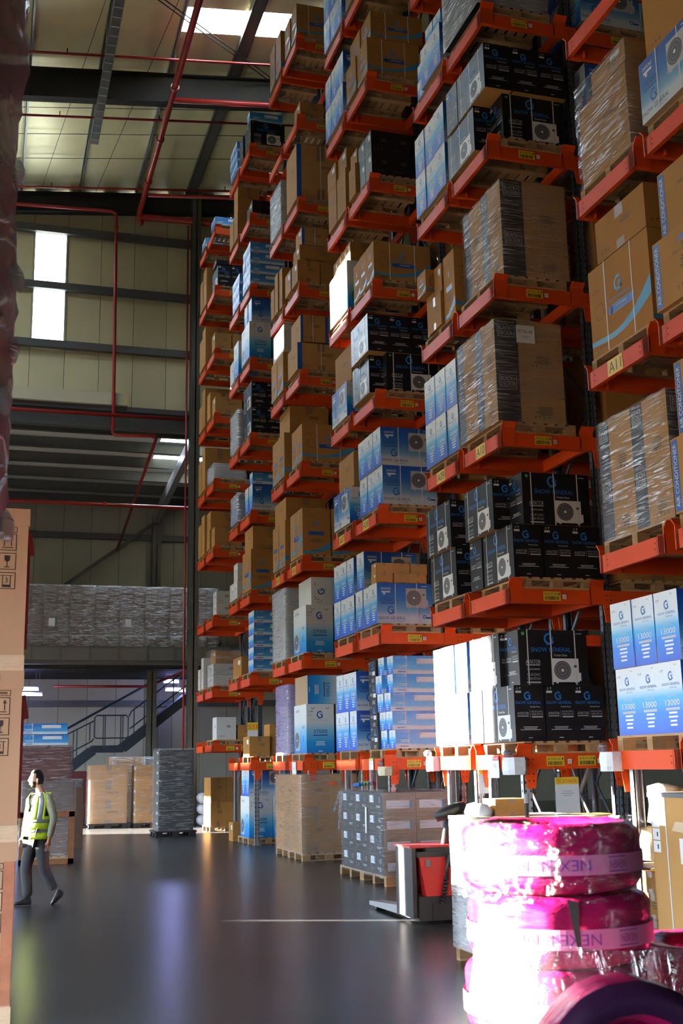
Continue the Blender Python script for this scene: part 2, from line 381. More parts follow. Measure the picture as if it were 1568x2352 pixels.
# roof
ye = [-13.2, -.5, 7.5, 15.5, 23.5, 28.45, 29.6, 31.5, 34.2, 35.4, 39.8]
PX0 = .45
def is_sky(x, y0): return (abs(y0-28.45) < .01 and 4.0 < x < 8.3) or (y0 in (28.45, 34.2) and -8 < x < -2.5)  # eastern strip is seen; western rooflights are added for more daylight
rf = MB(); rf.box((33, -13, RZ(33)+.3), (34, 39.8, RZ(33)+.4), ROOFP); roof = struct('ceiling', rf, 'cream foil-faced sloping roof panels between purlins')
skl = MB(); rp = {}
import itertools
for k in range(-5, 17):
    x0 = PX0+2*k
    for j in range(len(ye)-1):
        y0, y1 = ye[j], ye[j+1]
        if is_sky(x0, y0):
            skl.poly([(x0, y0, RZ(x0)), (x0, y1, RZ(x0)), (x0+2, y1, RZ(x0+2)), (x0+2, y0, RZ(x0+2))], PANE)
            portal(Vector((x0+1, (y0+y1)/2, RZ(x0+1)+.02)), 1.9, 1.1, (0, 0, -1)); continue
        if j not in rp:
            q = MB(); L_ = y1-y0; nseg = max(1, round(L_/2))
            a, b = 0, L_; d = .22
            v = [(0,a,0),(2,a,d),(2,b,d),(0,b,0)]; v2 = [(p[0], p[1], p[2]+.1) for p in v]
            q.raw(v+v2, [(0,3,2,1),(4,5,6,7),(0,1,5,4),(1,2,6,5),(2,3,7,6),(3,0,4,7)], ROOFP); rp[j] = q.mesh('roof_panel')
        link('roof_panel', rp[j], roof, loc=(x0, y0, RZ(x0)))
struct('window_3', skl, 'bright rooflight strip beside the racks and added rooflights out of view')
for k in range(-4, 8):
    x0 = PX0+2*k; q = MB(); dk = k == 3
    w = .34 if dk else .075; h = .24
    PM = DARKSTEEL if (k % 2 or dk) else STEEL
    q.box((x0-w/2, -13, RZ(x0)-h), (x0-w/2+.02, 39.5, RZ(x0)-.002), PM); q.box((x0-w/2, -13, RZ(x0)-h), (x0+w/2, 39.5, RZ(x0)-h+.02), PM)
    if dk: q.box((x0+w/2-.02, -13, RZ(x0)-h), (x0+w/2, 39.5, RZ(x0)-.002), PM)
    q.build('purlin', roof)
for y in (31.5, 39.25, 23.5, 15.5, 7.5):
    q = MB(); t = RZ(-9)-.245; t2 = RZ(30)-.245; d = .95 if y < 39 else .75
    for (o0, o1, hw) in ((-.04, 0, .16), (-d, -d+.04, .16), (-d, 0, .012)):
        v = [(-9, y-hw, t+o0), (30, y-hw, t2+o0), (30, y+hw, t2+o0), (-9, y+hw, t+o0), (-9, y-hw, t+o1), (30, y-hw, t2+o1), (30, y+hw, t2+o1), (-9, y+hw, t+o1)]
        q.raw(v, [(0,3,2,1),(4,5,6,7),(0,1,5,4),(1,2,6,5),(2,3,7,6),(3,0,4,7)], RAFT)
    q.build('rafter', roof)
# brace rods and sag wires under the roof
q = MB()
for (xa, ya, xb, yb) in ((-3.5, 31.3, 4.4, 24), (-.5, 24, 7.5, 31.3), (-3.3, 31.3, 4.6, 24), (-.3, 24, 7.7, 31.3), (7.5, 31.3, 12, 24)):
    q.tube([(xa, ya, RZ(xa)-.33), (xb, yb, RZ(xb)-.33)], .018, RAFT, 5)
for y in (34.0, 35.6, 37.2): q.tube([(-3, y, RZ(-3)-.1), (9, y-.6, RZ(9)-.1)], .010, RAFT, 4)
for xx in (1.5, 3.4): q.tube([(xx+1.2, 24, RZ(xx+1.2)-.26), (xx-.4, 39, RZ(xx-.4)-.26)], .009, RAFT, 4)
q.build('brace_rods', roof)
# hanging cable tray
q = MB()
for sx in (-.11, .11): q.box((2.40+sx-.01, 20, 20.1), (2.40+sx+.01, 32.4, 20.19), GIRT)
for i in range(31): q.box((2.29, 20.1+i*.4, 20.1), (2.51, 20.14+i*.4, 20.12), STEEL)
q.box((2.30, 20, 20.11), (2.50, 32.4, 20.115), GIRT)
ct = thing('cable_tray', 'galvanised cable tray hanging under the roof rafters', 'cable tray'); q.build('tray', ct)
for y in (22, 25.5, 29, 32.2):
    q = MB(); q.tube([(2.40, y, 20.15), (2.40, y, RZ(2.40)-.2)], .012, STEEL, 5); q.build('hanger_rod', ct)
# ---- fire sprinkler pipes
def pipe(pts, r, label, n=10, couplings=()):
    q = MB(); q.tube(pts, r, REDP, n); o = q.build('sprinkler_pipe', None, True); tag(o, label, 'pipe')
    for c in couplings:
        m2 = MB(); p, d = Vector(c[0]), Vector(c[1]); m2.tube([p-d*.05, p+d*.05], r*1.35, REDP, n); m2.build('coupling', o)
    return o
pipe([(4.53, 20, 21.25), (4.53, 38.9, 21.25), (4.55, 39.0, 21.22), (4.56, 39.05, 21.05), (4.7, 39.05, 20.98)], .095, 'thick red sprinkler main running towards the end wall', 12,
     [((4.53, y, 21.25), (0, 1, 0)) for y in (30.6, 33.6, 36.4)])
for i, (y, lab) in enumerate(((29.7, 'thin red sprinkler line before the middle rafter'), (33.0, 'thin red sprinkler line just past the middle rafter'), (37.6, 'thin red sprinkler line close to the end wall'))):
    o = pipe([(-8, y, RZ(-8)-.85), (12, y, RZ(12)-.85)], .038, lab, 8)
    for xx in (-1.6, 1.4, 4.4, 7.4):
        m2 = MB(); m2.tube([(xx, y, RZ(xx)-.85), (xx, y, RZ(xx)-.68)], .016, RAFT, 5); m2.build('sprinkler_head', o)
pipe([(4.6, 31.2, 21.2), (12, 31.2, 21.95)], .085, 'red branch pipe along the middle rafter towards the racks', 10)
pipe([(4.6, 36.9, 21.0), (12, 36.9, 21.7)], .07, 'red branch pipe leaving the main near the end wall', 10)
pipe([(4.6, 39.0, 21.2), (14, 39.0, 21.5)], .12, 'thick red pipe under the end rafter above the racks', 10)
pipe([(-8, 38.9, 20.75), (3.55, 38.9, 21.25), (3.72, 38.95, 21.2), (3.74, 39.0, 21.0), (3.80, 39.0, 14.4), (3.80, 39.0, 13.1), (3.86, 39.0, 13.0), (5.2, 39.0, 13.05), (5.3, 39.1, 13.0), (5.1, 49.5, 10.9)], .06, 'red sprinkler riser dropping down the end wall', 10,
     [((3.745, 39, 20.7), (0, 0, 1)), ((3.80, 39, 13.3), (0, 0, 1)), ((5.2, 39.05, 13.05), (1, 0, 0))])
pipe([(-8, 38.95, 13.62), (6.4, 38.95, 13.72)], .06, 'red pipe fixed along the edge beam', 10)
pipe([(6.30, 38.85, 0.3), (6.30, 38.85, 21.0)], .035, 'slim red standpipe beside the end column', 8)
pipe([(-8, 43.5, 11.55), (9, 43.5, 11.55)], .07, 'red pipe crossing the annex below its roof', 10, [((x, 43.5, 11.55), (1, 0, 0)) for x in (1.4, 4.0)])

# ---- annex beyond the end wall
AY = 50.0
wa = MB(); wa.box((-9.2, AY+.1, 0), (34, AY+.25, 14), ANNEXP); wall_a = struct('wall_annex', wa, 'dim panelled back wall of the annex')
x = -8.9
while x < 12:
    panel(x, 0.0, 13.4, 'annex_wall_panel', AY, ANNEXP, wall_a); x += PW
q = MB(); q.box((-9, AY-.2, 11.45), (14, AY, 11.7), GIRT); q.box((-9, AY-.2, 4.35), (14, AY, 4.6), GIRT); q.box((-9, AY-.2, 8.0), (14, AY, 8.2), GIRT)
struct('trim_3', q, 'dark girts across the annex back wall')
ra = MB()
def annex_z(y): return 14.05 - (y-39.6)*.075
ra.raw([(-2.5, 39.5, annex_z(39.5)), (5.9, 39.5, annex_z(39.5)), (5.9, 50.2, annex_z(50.2)), (-2.5, 50.2, annex_z(50.2))], [(0, 1, 2, 3)], M('annex_roof', (.72, .72, .68), .5))
ra.raw([(-9.1, 39.5, annex_z(39.5)), (-8, 39.5, annex_z(39.5)), (-8, 50.2, annex_z(50.2)), (-9.1, 50.2, annex_z(50.2))], [(0, 1, 2, 3)], M('annex_roof'))
ra.raw([(8.8, 39.5, annex_z(39.5)), (34, 39.5, annex_z(39.5)), (34, 50.2, annex_z(50.2)), (8.8, 50.2, annex_z(50.2))], [(0, 1, 2, 3)], M('annex_roof'))
for a, b in ((39.5, 41.0), (42.4, 44.0), (45.4, 50.2)):
    for x0_, x1_ in ((5.9, 8.8), (-8.0, -2.5)): ra.raw([(x0_, a, annex_z(a)), (x1_, a, annex_z(a)), (x1_, b, annex_z(b)), (x0_, b, annex_z(b))], [(0, 1, 2, 3)], M('annex_roof'))
roof_a = struct('ceiling_annex', ra, 'pale sloping roof of the annex')
q = MB()
for a, b in ((41.0, 42.4), (44.0, 45.4)):
    for x0_, x1_ in ((5.9, 8.8), (-8.0, -2.5)): q.poly([(x0_, a, annex_z(a)), (x1_, a, annex_z(a)), (x1_, b, annex_z(b)), (x0_, b, annex_z(b))], PANE); portal(Vector(((x0_+x1_)/2, (a+b)/2, annex_z(b)+.06)), x1_-x0_-.1, 1.3, (0, 0, -1))  # western rooflights are added out of view to light the annex wall
struct('window_4', q, 'bright annex rooflights by the end column plus added unseen ones')
for i in range(6):
    y = 40.9+i*1.72; q = MB(); z = annex_z(y)
    q.box((-9, y-.03, z-.42), (20, y+.03, z-.02), GIRT); q.box((-9, y-.12, z-.42), (20, y+.03, z-.40), GIRT); q.build('purlin', roof_a)
q = MB(); q.bar((6.7, 39.4, 13.2), (6.75, 49.7, 12.35), .24, .45, STEEL); struct('annex_rafter', q, 'pale grey annex rafter sloping to the back wall')
column('annex_column', 6.8, 49.6, 12.6, 'dark steel annex column below the sloping rafter', .36, .4)
q = MB(); q.bar((6.75, 49.4, 12.2), (1.2, 49.4, 8.0), .14, .14, DARKSTEEL); q.bar((-.2, 49.4, 10), (1.2, 49.4, 8.0), .14, .14, DARKSTEEL); struct('annex_brace', q, 'diagonal wall brace in the annex')
# mezzanine
MY = 44.0
q = MB(); q.box((-9, MY, 5.60), (9.5, 50, 6.28), M('mezzanine_edge', (.10, .10, .095), .6)); q.box((-9, MY-.05, 5.75), (9.5, MY, 6.2), M('mezzanine_fascia', (.13, .13, .12), .6))
for i in range(18): q.box((-9+i*1.05, MY-.09, 5.72), (-8.93+i*1.05, MY-.04, 6.3), M('mezzanine_edge'))
mezz = struct('mezzanine_floor', q, 'dark mezzanine floor edge across the annex')
for i in range(11):
    y = 44.4+i*.5; q = MB(); q.box((-9, y, 5.45), (9.4, y+.12, 5.6), RAFT); q.build('joist', mezz)
column('mezzanine_column', 6.1, 45.2, 5.6, 'dark blue steel post under the mezzanine by the stairs', .34, .34)
# tube lights
LAMP = M('blue_white_tube', (.42, .45, 1.0), .5, emit=9.0)
for (x, y, z, ln, lab) in ((1.45, 46, 4.80, .95, 'upper blue-white tube light under the mezzanine by the blue cartons'), (1.5, 45.6, 4.58, 1.1, 'lower blue-white tube light under the mezzanine by the blue cartons'),
                           (7.05, 46, 4.78, .6, 'bright tube light beyond the stairs beside the end column'), (7.45, 46.5, 4.78, .3, 'short tube light tight against the end column'), (7.2, 47.5, 5.2, .6, 'higher faint tube light beside the end column')):
    t = thing('tube_light', lab, 'light'); a = MB(); a.tube([(x-ln/2, y, z), (x+ln/2, y, z)], .035, LAMP, 8); a.build('tube', t)
    b_ = MB(); b_.box((x-ln/2, y-.05, z+.05), (x+ln/2, y+.05, z+.10), WHITE); b_.build('housing', t)
    for sx in (-1, 1): h = MB(); h.tube([(x+sx*ln*.4, y, z+.1), (x+sx*ln*.4, y, 5.46)], .006, STEEL, 4); h.build('hanger', t)
    ld = bpy.data.lights.new('tube_lamp', 'POINT'); ld.energy = 14; ld.color = (.45, .48, 1.0); ld.shadow_soft_size = .15; lo = bpy.data.objects.new('tube_lamp', ld); COL.objects.link(lo); lo.location = (x, y-.12, z-.08)
pipe([(2.5, 46, 4.92), (6.0, 46, 4.92), (6.1, 46.05, 4.95), (7.3, 44.2, 5.4)], .05, 'red pipe hanging under the mezzanine', 8)
# staircase
STB = M('stair_blue_steel', (.018, .028, .045), .5)
st = thing('staircase', 'dark blue steel staircase with landing and tube handrails', 'staircase', (0, 0, 0)); SY = 45.6
def flight(xa, za, xb, zb):
    for yy in (SY, SY+1.1):
        a = MB(); a.bar((xa, yy, za), (xb, yy, zb), .05, .34, STB); a.build('stringer', st)
    n = int(abs(zb-za)/.19)
    for i in range(n):
        t = (i+.5)/n; a = MB(); xx = xa+(xb-xa)*t; zz = za+(zb-za)*t; a.box((xx-.14, SY, zz-.02), (xx+.14, SY+1.1, zz+.02), STB); a.build('tread', st)
a = MB(); a.box((3.95, SY, 2.42), (5.12, SY+1.15, 2.68), STB); a.build('landing', st)
flight(5.1, 2.55, 9.0, 5.6); flight(4.0, 2.5, 2.3, 1.2); flight(2.3, 1.2, .9, 0.12)
def rail(pts, r=.028): a = MB(); a.tube(pts, r, STB, 6); a.build('handrail', st)
for yy in (SY, ):
    rail([(4.02, yy, 2.98), (4.02, yy, 3.72), (4.1, yy, 3.8), (5.2, yy, 3.8), (5.28, yy, 3.72), (5.28, yy, 3.0), (5.2, yy, 2.95), (4.1, yy, 2.95), (4.02, yy, 3.0)])
    rail([(4.0, yy, 3.6), (3.0, yy, 3.1)]); rail([(4.0, yy, 2.95), (3.95, yy, 2.85), (3.0, yy, 2.35)]); rail([(3.0, yy, 3.1), (1.2, yy, 1.9)])
    rail([(5.3, yy, 3.75), (5.4, yy, 3.95), (8.9, yy, 6.6)]); rail([(5.35, yy, 3.3), (8.9, yy, 6.0)])
    for xx, z0, z1 in ((4.35, 2.6, 3.8), (4.42, 2.6, 3.8), (5.0, 2.6, 3.8), (5.08, 2.6, 3.8), (3.25, 2.0, 3.2), (3.38, 2.05, 3.3), (3.85, 2.85, 3.55), (5.5, 2.8, 4.0), (5.9, 3.2, 4.3), (6.2, 3.4, 4.55), (7.0, 4.0, 5.2)):
        rail([(xx, yy, z0), (xx, yy, z1)], .022)
rail([(2.0, SY+2.2, 2.75), (6.6, SY+2.2, 5.3)], .05)
# ------------------------------------------------------------------ pallet racks
XE, PER, GAP, Z1, DZ, BH = 6.066, 4.8656, .2057, HC-.1045, 1.9909, .18
XU, XU2 = 7.43, 10.35
def row_y(n): return 12.9+(5-(n+1)//2)*PER + (0 if n % 2 == 0 else 1.2+GAP)
def lev_z(n, l): return Z1+DZ*(l-1) + (.5 if (n <= 2 and l == 1) else 0)
_mc = {}
def cached(key, fn):
    if key not in _mc: _mc[key] = fn()
    return _mc[key]
def upright_mesh(h):
    def f():
        q = MB(); q.box((-.055, 0, 0), (-.045, .09, h), UPST); q.box((.045, 0, 0), (.055, .09, h), UPST); q.box((-.055, 0, 0), (-.008, .012, h), UPST); q.box((.008, 0, 0), (.055, .012, h), UPST); q.box((-.012, .012, 0), (.012, .02, h), UPST)
        q.box((-.055, .08, 0), (-.03, .09, h), UPST); q.box((.03, .08, 0), (.055, .09, h), UPST); q.box((-.09, -.03, 0), (.09, .12, .01), UPST)
        z = .15
        while z < h-.05:
            for sx in (-1, 1):
                q.poly([(sx*.032-.010, -.0012, z), (sx*.032+.010, -.0012, z), (sx*.032+.007, -.0012, z+.03), (sx*.032-.007, -.0012, z+.03)], HOLE)
                if sx < 0: q.poly([(-.0562, .035, z), (-.0562, .035, z+.03), (-.0562, .055, z+.03), (-.0562, .055, z)], HOLE)
            z += .1
        return q.mesh('upright')
    return cached(('up', h), f)
def guide_mesh():
    def f():   # corner guide with flared lip, on the outside of a beam (outside = -Y)
        q = MB(); w = .19; t = BH+.055
        q.box((0, -.016, 0), (w, 0, t), ORANGE)
        v = [(0, -.016, t), (w, -.016, t), (w, -.075, t+.065), (0, -.075, t+.065), (0, 0, t), (w, 0, t), (w, -.062, t+.072), (0, -.062, t+.072)]
        q.raw(v, [(0,1,2,3),(7,6,5,4),(3,2,6,7),(0,3,7,4),(1,5,6,2)], ORANGE)
        q.box((0, -.016, 0), (.012, .10, t-.05), ORANGE)
        return q.mesh('corner_guide')
    return cached('guide', f)
def bracket_mesh():
    def f():
        q = MB(); a, b, h = .085, .055, .22
        v = [(-a, 0, 0), (a, 0, 0), (b, 0, -h), (-b, 0, -h), (-a, .012, 0), (a, .012, 0), (b, .012, -h), (-b, .012, -h)]
        q.raw(v, [(0,1,2,3),(7,6,5,4),(0,4,5,1),(2,6,7,3),(1,5,6,2),(0,3,7,4)], ORANGE); q.box((-a, 0, 0), (a, .012, BH), ORANGE)
        for zz in (-.06, -.13): q.disc
        for zz in (-.06, -.14, .05, .11):
            for sx in (-.03, .03): q.poly([(sx-.008, -.0012, zz), (sx+.008, -.0012, zz), (sx+.008, -.0012, zz+.016), (sx-.008, -.0012, zz+.016)], HOLE)
        return q.mesh('beam_bracket')
    return cached('brk', f)
def beam_mesh(L_):
    def f():
        q = MB(); q.box((0, 0, 0), (L_, .05, BH), ORANGE); q.box((0, .012, BH), (L_, .05, BH+.004), ORANGE); return q.mesh('beam')
    return cached(('beam', round(L_, 3)), f)
def cross_mesh():
    def f():
        q = MB(); q.box((0, 0, 0), (.05, 1.2, BH), ORANGE)
        q.frame((0, 1.2, 0), (0, -1, 0), (0, 0, 1))
        for u in (.12, 1.08):
            q.rect(u-.002, .0, u+.002, BH, HOLE)
            for v in (.06, .12): q.disc(u+(.03 if u < .6 else -.03), v, .009, HOLE, n=8)
        return q.mesh('end_beam')
    return cached('cross', f)
def cross_in_mesh():
    def f():
        q = MB(); q.box((0, .05, 0), (.06, 1.15, BH-.02), ORANGE); return q.mesh('cross_beam')
    return cached('crossin', f)
def post_mesh(h):
    def f():
        me = upright_mesh(round(h, 3)).copy(); me.materials[list(me.materials).index(UPST)] = STEEL; return me
    return cached(('post', round(h, 3)), f)
def loc_label(txt, par, x, z, arrow=True):
    q = MB(); q.frame((x, -.0175, z), (1, 0, 0), (0, 0, 1), .001); w, h = .235, .115
    q.box((x, -.0185, z), (x+w, -.0165, z+h), YELLOW); q.fr = (Vector((x, -.0187, z)),)+q.fr[1:]
    q.text(txt, w*.43, h*.60, .032, INK, w=w*.74); q.text('\u2191', w*.91, h*.60, .034, INK) if False else q.shape([(w*.88, h*.60), (w*.94, h*.60), (w*.94, h*.74), (w*.97, h*.74), (w*.91, h*.90), (w*.85, h*.74), (w*.88, h*.74)], INK)
    rr = random.Random(txt); u = .02
    while u < w-.03:
        b = rr.choice((.004, .006, .009)); q.rect(u, h*.08, u+b, h*.48, INK); u += b+rr.choice((.004, .007))
    return q.build('location_label', par)
def qr_sticker(par, x, z):
    def f():
        q = MB(); q.box((0, -.0185, 0), (.052, -.0165, .055), PAPER); q.frame((0, -.0186, 0), (1, 0, 0), (0, 0, 1), .0005); q.rect(.012, .012, .04, .043, GREYP); return q.mesh('sticker')
    return link('sticker', cached('qr', f), par, loc=(x, 0, z))
def aisle_sign(n, par):
    q = MB(); w, h = .30, .17; y0 = .78
    q.box((-.004, y0-w, .006), (-.001, y0, .006+h), YELLOW); q.frame((-.004, y0, .006), (0, -1, 0), (0, 0, 1), .001)
    q.text('A%02d' % n, w/2, .028, .115, INK, w=w*.80); return q.build('aisle_sign', par)
ROWS = list(range(1, 13))
RK = {}
for n in ROWS:
    y0 = row_y(n); odd = n % 2; nlev = 9
    where = 'bearing yellow sign A%02d' % n if 5 <= n <= 11 else {12: 'at the picture edge in front of A11', 4: 'just beyond rack A05', 3: 'back to back behind the second rack from the far end', 2: 'second from the far end', 1: 'at the far end of the hall'}[n]
    t = thing('pallet_rack', 'orange pallet rack end bay ' + where, 'rack', (XE, y0, 0), group='orange pallet rack rows'); RK[n] = t
    near = n >= 9
    for xu in (XU, XU2) if n >= 7 else (XU,):
        for yy, fl_ in ((.0, 0), (1.2, math.pi)):
            link('upright', upright_mesh(18.6), t, loc=(xu-XE, yy+(.06 if not fl_ else -.06), 0), rz=fl_)
        q = MB(); z = .4; k = 0
        while z < 17.5:
            a, b = (.15, 1.05) if k % 2 == 0 else (1.05, .15)
            q.bar((0, a, z), (0, b, z+1.0), .03, .04, UPST); z += 1.0; k += 1
        me = cached('brace', lambda: q.mesh('brace')); link('brace', me, t, loc=(xu-XE, 0, 0))
    for l in range(1, nlev+1):
        z = lev_z(n, l); L_ = 4.25 if n >= 7 else 1.45
        fb = link('front_beam', beam_mesh(L_), t, loc=(0, 0, z)); rb = link('rear_beam', beam_mesh(L_), t, loc=(0, 1.15, z))
        eb = link('end_beam', cross_mesh(), t, loc=(0, 0, z)); link('cross_beam', cross_in_mesh(), t, loc=(1.16, 0, z))
        for gx in (0.0, XU-XE-.26):
            link('corner_guide', guide_mesh(), fb, loc=(gx, 0, 0)); link('corner_guide', guide_mesh(), rb, loc=(gx+.19, .05, 0), rz=math.pi)
        link('beam_bracket', bracket_mesh(), fb, loc=(XU-XE, -.014, 0))
        link('beam_bracket', bracket_mesh(), rb, loc=(XU-XE, .064, 0), rz=math.pi)
        if l == 3 and 5 <= n <= 11: aisle_sign(n, eb)
        if not odd:
            if l == 1:
                loc_label('A%02d-01-00' % n, fb, .38, .035); qr_sticker(fb, .66, .06); loc_label('A%02d-01-01' % n, fb, .80, .035); qr_sticker(fb, 1.06, .06)
            else:
                loc_label('A%02d-01-%02d' % (n, l), fb, .46, .035); qr_sticker(fb, .72, .06)
            if n >= 10 and l > 1:
                loc_label('A%02d-02-%02d' % (n, l), fb, 2.0, .035); qr_sticker(fb, 2.26, .06)
    zz = lev_z(n, 1)
    for yy, fl_ in ((.08, 0), (1.12, math.pi)) if n > 2 else ():
        link('end_post', post_mesh(zz), t, loc=(.17, yy, 0), rz=fl_); link('beam_bracket', bracket_mesh(), t, loc=(.17, yy-(.1 if not fl_ else -.1), zz), rz=fl_)

# ------------------------------------------------------------------ pallets
def pallet_meshes():
    d = {}
    q = MB(); q.box((-.05, -.6, -.011), (.05, .6, .011), WOOD); d['deck'] = q.mesh('deck_board')
    q = MB(); q.box((-.5, -.05, -.011), (.5, .05, .011), WOOD); d['cross'] = q.mesh('cross_board')
    q = MB(); q.box((-.07, -.05, -.042), (.07, .05, .042), WOODB); d['block'] = q.mesh('block')
    q = MB(); v = []
    for i in range(7): x = -.45+.15*i; q.box((x-.05, -.6, .123), (x+.05, .6, .145), WOOD)
    d['alldeck'] = q.mesh('deck'); q = MB()
    for y in (-.55, 0, .55):
        q.box((-.5, y-.05, .101), (.5, y+.05, .123), WOOD)
        q.box((-.5, y-.05, 0), (.5, y+.05, .019), WOOD)
    d['allcross'] = q.mesh('runner_boards'); q = MB()
    for x in (-.43, 0, .43):
        for y in (-.55, 0, .55): q.box((x-.07, y-.05, .019), (x+.07, y+.05, .101), WOODB)
    d['allblock'] = q.mesh('blocks')
    return d
PALM = pallet_meshes()
def pallet(label, x, y, z, rz=0.0, detail=True, sx=1.0, sy=1.0, group='wooden pallets'):
    """x, y: centre; z: underside"""
    t = thing('wooden_pallet', label, 'pallet', (x, y, z), rz, group); t.scale = (sx, sy, 1)
    if True:
        for i in range(7): link('deck_board', PALM['deck'], t, loc=(-.45+.15*i, 0, .134))
        for yy in (-.55, 0, .55):
            link('cross_board', PALM['cross'], t, loc=(0, yy, .112)); link('runner', PALM['cross'], t, loc=(0, yy, .0095))
            for xx in (-.43, 0, .43): link('block', PALM['block'], t, loc=(xx, yy, .06))
    else:
        for k in ('alldeck', 'allcross', 'allblock'): link({'alldeck': 'deck', 'allcross': 'runner_boards', 'allblock': 'blocks'}[k], PALM[k], t)
    return t

# ------------------------------------------------------------------ cartons
def logo(q, u, v, r, mt, k=1.6):
    q.arc(u, v, r*.66, r, 62, 330, mt, k, 16); q.arc(u, v, r*.60, r*.74, 20, 60, mt, k, 3)
    q.shape([(u-r*.05, v+r*.10), (u+r*.30, v-r*.28), (u+r*.92, v+r*.12), (u+r*.62, v+r*.16), (u+r*.34, v+r*.02), (u+r*.12, v+r*.34)], mt, k)
    q.shape([(u-r*.28, v-r*.80), (u-r*.75, v-r*1.12), (u-r*.05, v-r*.98)], mt, k)
    q.shape([(u+r*.25, v-r*.28), (u+r*.5, v-r*.86), (u+r*.82, v-r*.52), (u+r*.55, v-r*.10)], mt, k)
def unit_picture(q, u, v, w, h, body=GREYP, k=1.6):
    q.rect(u, v, u+w*.93, v+h, body, k); q.rect(u+w*.93, v+h*.05, u+w, v+h*.40, body, k)
    for f in (.12, .78): q.rect(u+w*f, v-h*.05, u+w*f+w*.08, v, body, k)
    r = h*.40; cu, cv = u+w*.36, v+h*.5
    q.disc(cu, cv, r, FAN, k*1.5, 24)
    for i in range(4): q.arc(cu, cv, r*(.3+.17*i), r*(.33+.17*i), 0, 360, GREYP if i % 2 else M('fan_ring', (.16, .16, .18), .5), k*1.8, 18)
    q.disc(cu, cv, r*.17, WHITE, k*2.2, 12); q.rect(u+w*.76, v+h*.62, u+w*.86, v+h*.72, FAN, k*1.5)
def icons(q, u, v, s, mt, n=3, k=1.5):
    for i in range(n):
        x = u+i*s*1.25
        if i % 3 == 0:
            for d in (.3, .7): q.rect(x+s*(d-.05), v+s*.2, x+s*(d+.05), v+s*.6, mt, k); q.shape([(x+s*(d-.16), v+s*.58), (x+s*(d+.16), v+s*.58), (x+s*d, v+s*.88)], mt, k)
            q.rect(x+s*.1, v+s*.08, x+s*.9, v+s*.15, mt, k)
        elif i % 3 == 1:
            q.shape([(x+s*.25, v+s*.9), (x+s*.3, v+s*.5), (x+s*.5, v+s*.38), (x+s*.7, v+s*.5), (x+s*.75, v+s*.9)], mt, k); q.rect(x+s*.46, v+s*.12, x+s*.54, v+s*.4, mt, k); q.rect(x+s*.28, v+s*.06, x+s*.72, v+s*.13, mt, k)
        else:
            q.rect(x+s*.2, v+s*.1, x+s*.8, v+s*.2, mt, k); q.rect(x+s*.3, v+s*.25, x+s*.7, v+s*.5, mt, k); q.arc(x+s*.5, v+s*.55, s*.25, s*.33, 0, 180, mt, k, 8)
def faces4(L_, W_, H_):
    """frames of the four sides: front(-Y), back(+Y), west(-X), east(+X), each with width"""
    return {'F': ((-L_/2, -W_/2, 0), (1, 0, 0), L_), 'B': ((L_/2, W_/2, 0), (-1, 0, 0), L_), 'W': ((-L_/2, W_/2, 0), (0, -1, 0), W_), 'E': ((L_/2, -W_/2, 0), (0, 1, 0), W_)}
def six(q, L_, W_, H_, mf, ms, mtop, mbot):
    x, y = L_/2, W_/2
    q.poly([(-x,-y,0),(x,-y,0),(x,-y,H_),(-x,-y,H_)], mf); q.poly([(x,y,0),(-x,y,0),(-x,y,H_),(x,y,H_)], mf)
    q.poly([(-x,y,0),(-x,-y,0),(-x,-y,H_),(-x,y,H_)], ms); q.poly([(x,-y,0),(x,y,0),(x,y,H_),(x,-y,H_)], ms)
    q.poly([(-x,-y,H_),(x,-y,H_),(x,y,H_),(-x,y,H_)], mtop); q.poly([(-x,y,0),(x,y,0),(x,-y,0),(-x,-y,0)], mbot)
    q.frame((-x, -y, H_), (1, 0, 0), (0, 1, 0)); q.rect(.0, W_*.42, L_, W_*.58, TAPE if mtop in (BROWN, BROWN2) else mtop)
def textlines(q, u, v, w, h, n, mt, k=1.5):
    rr = random.Random(int(u*1000+v*100+n))
    for i in range(n):
        ww = w*rr.uniform(.55, 1.0); q.rect(u-ww/2, v-i*h*1.7, u+ww/2, v-i*h*1.7+h*.8, mt, k)
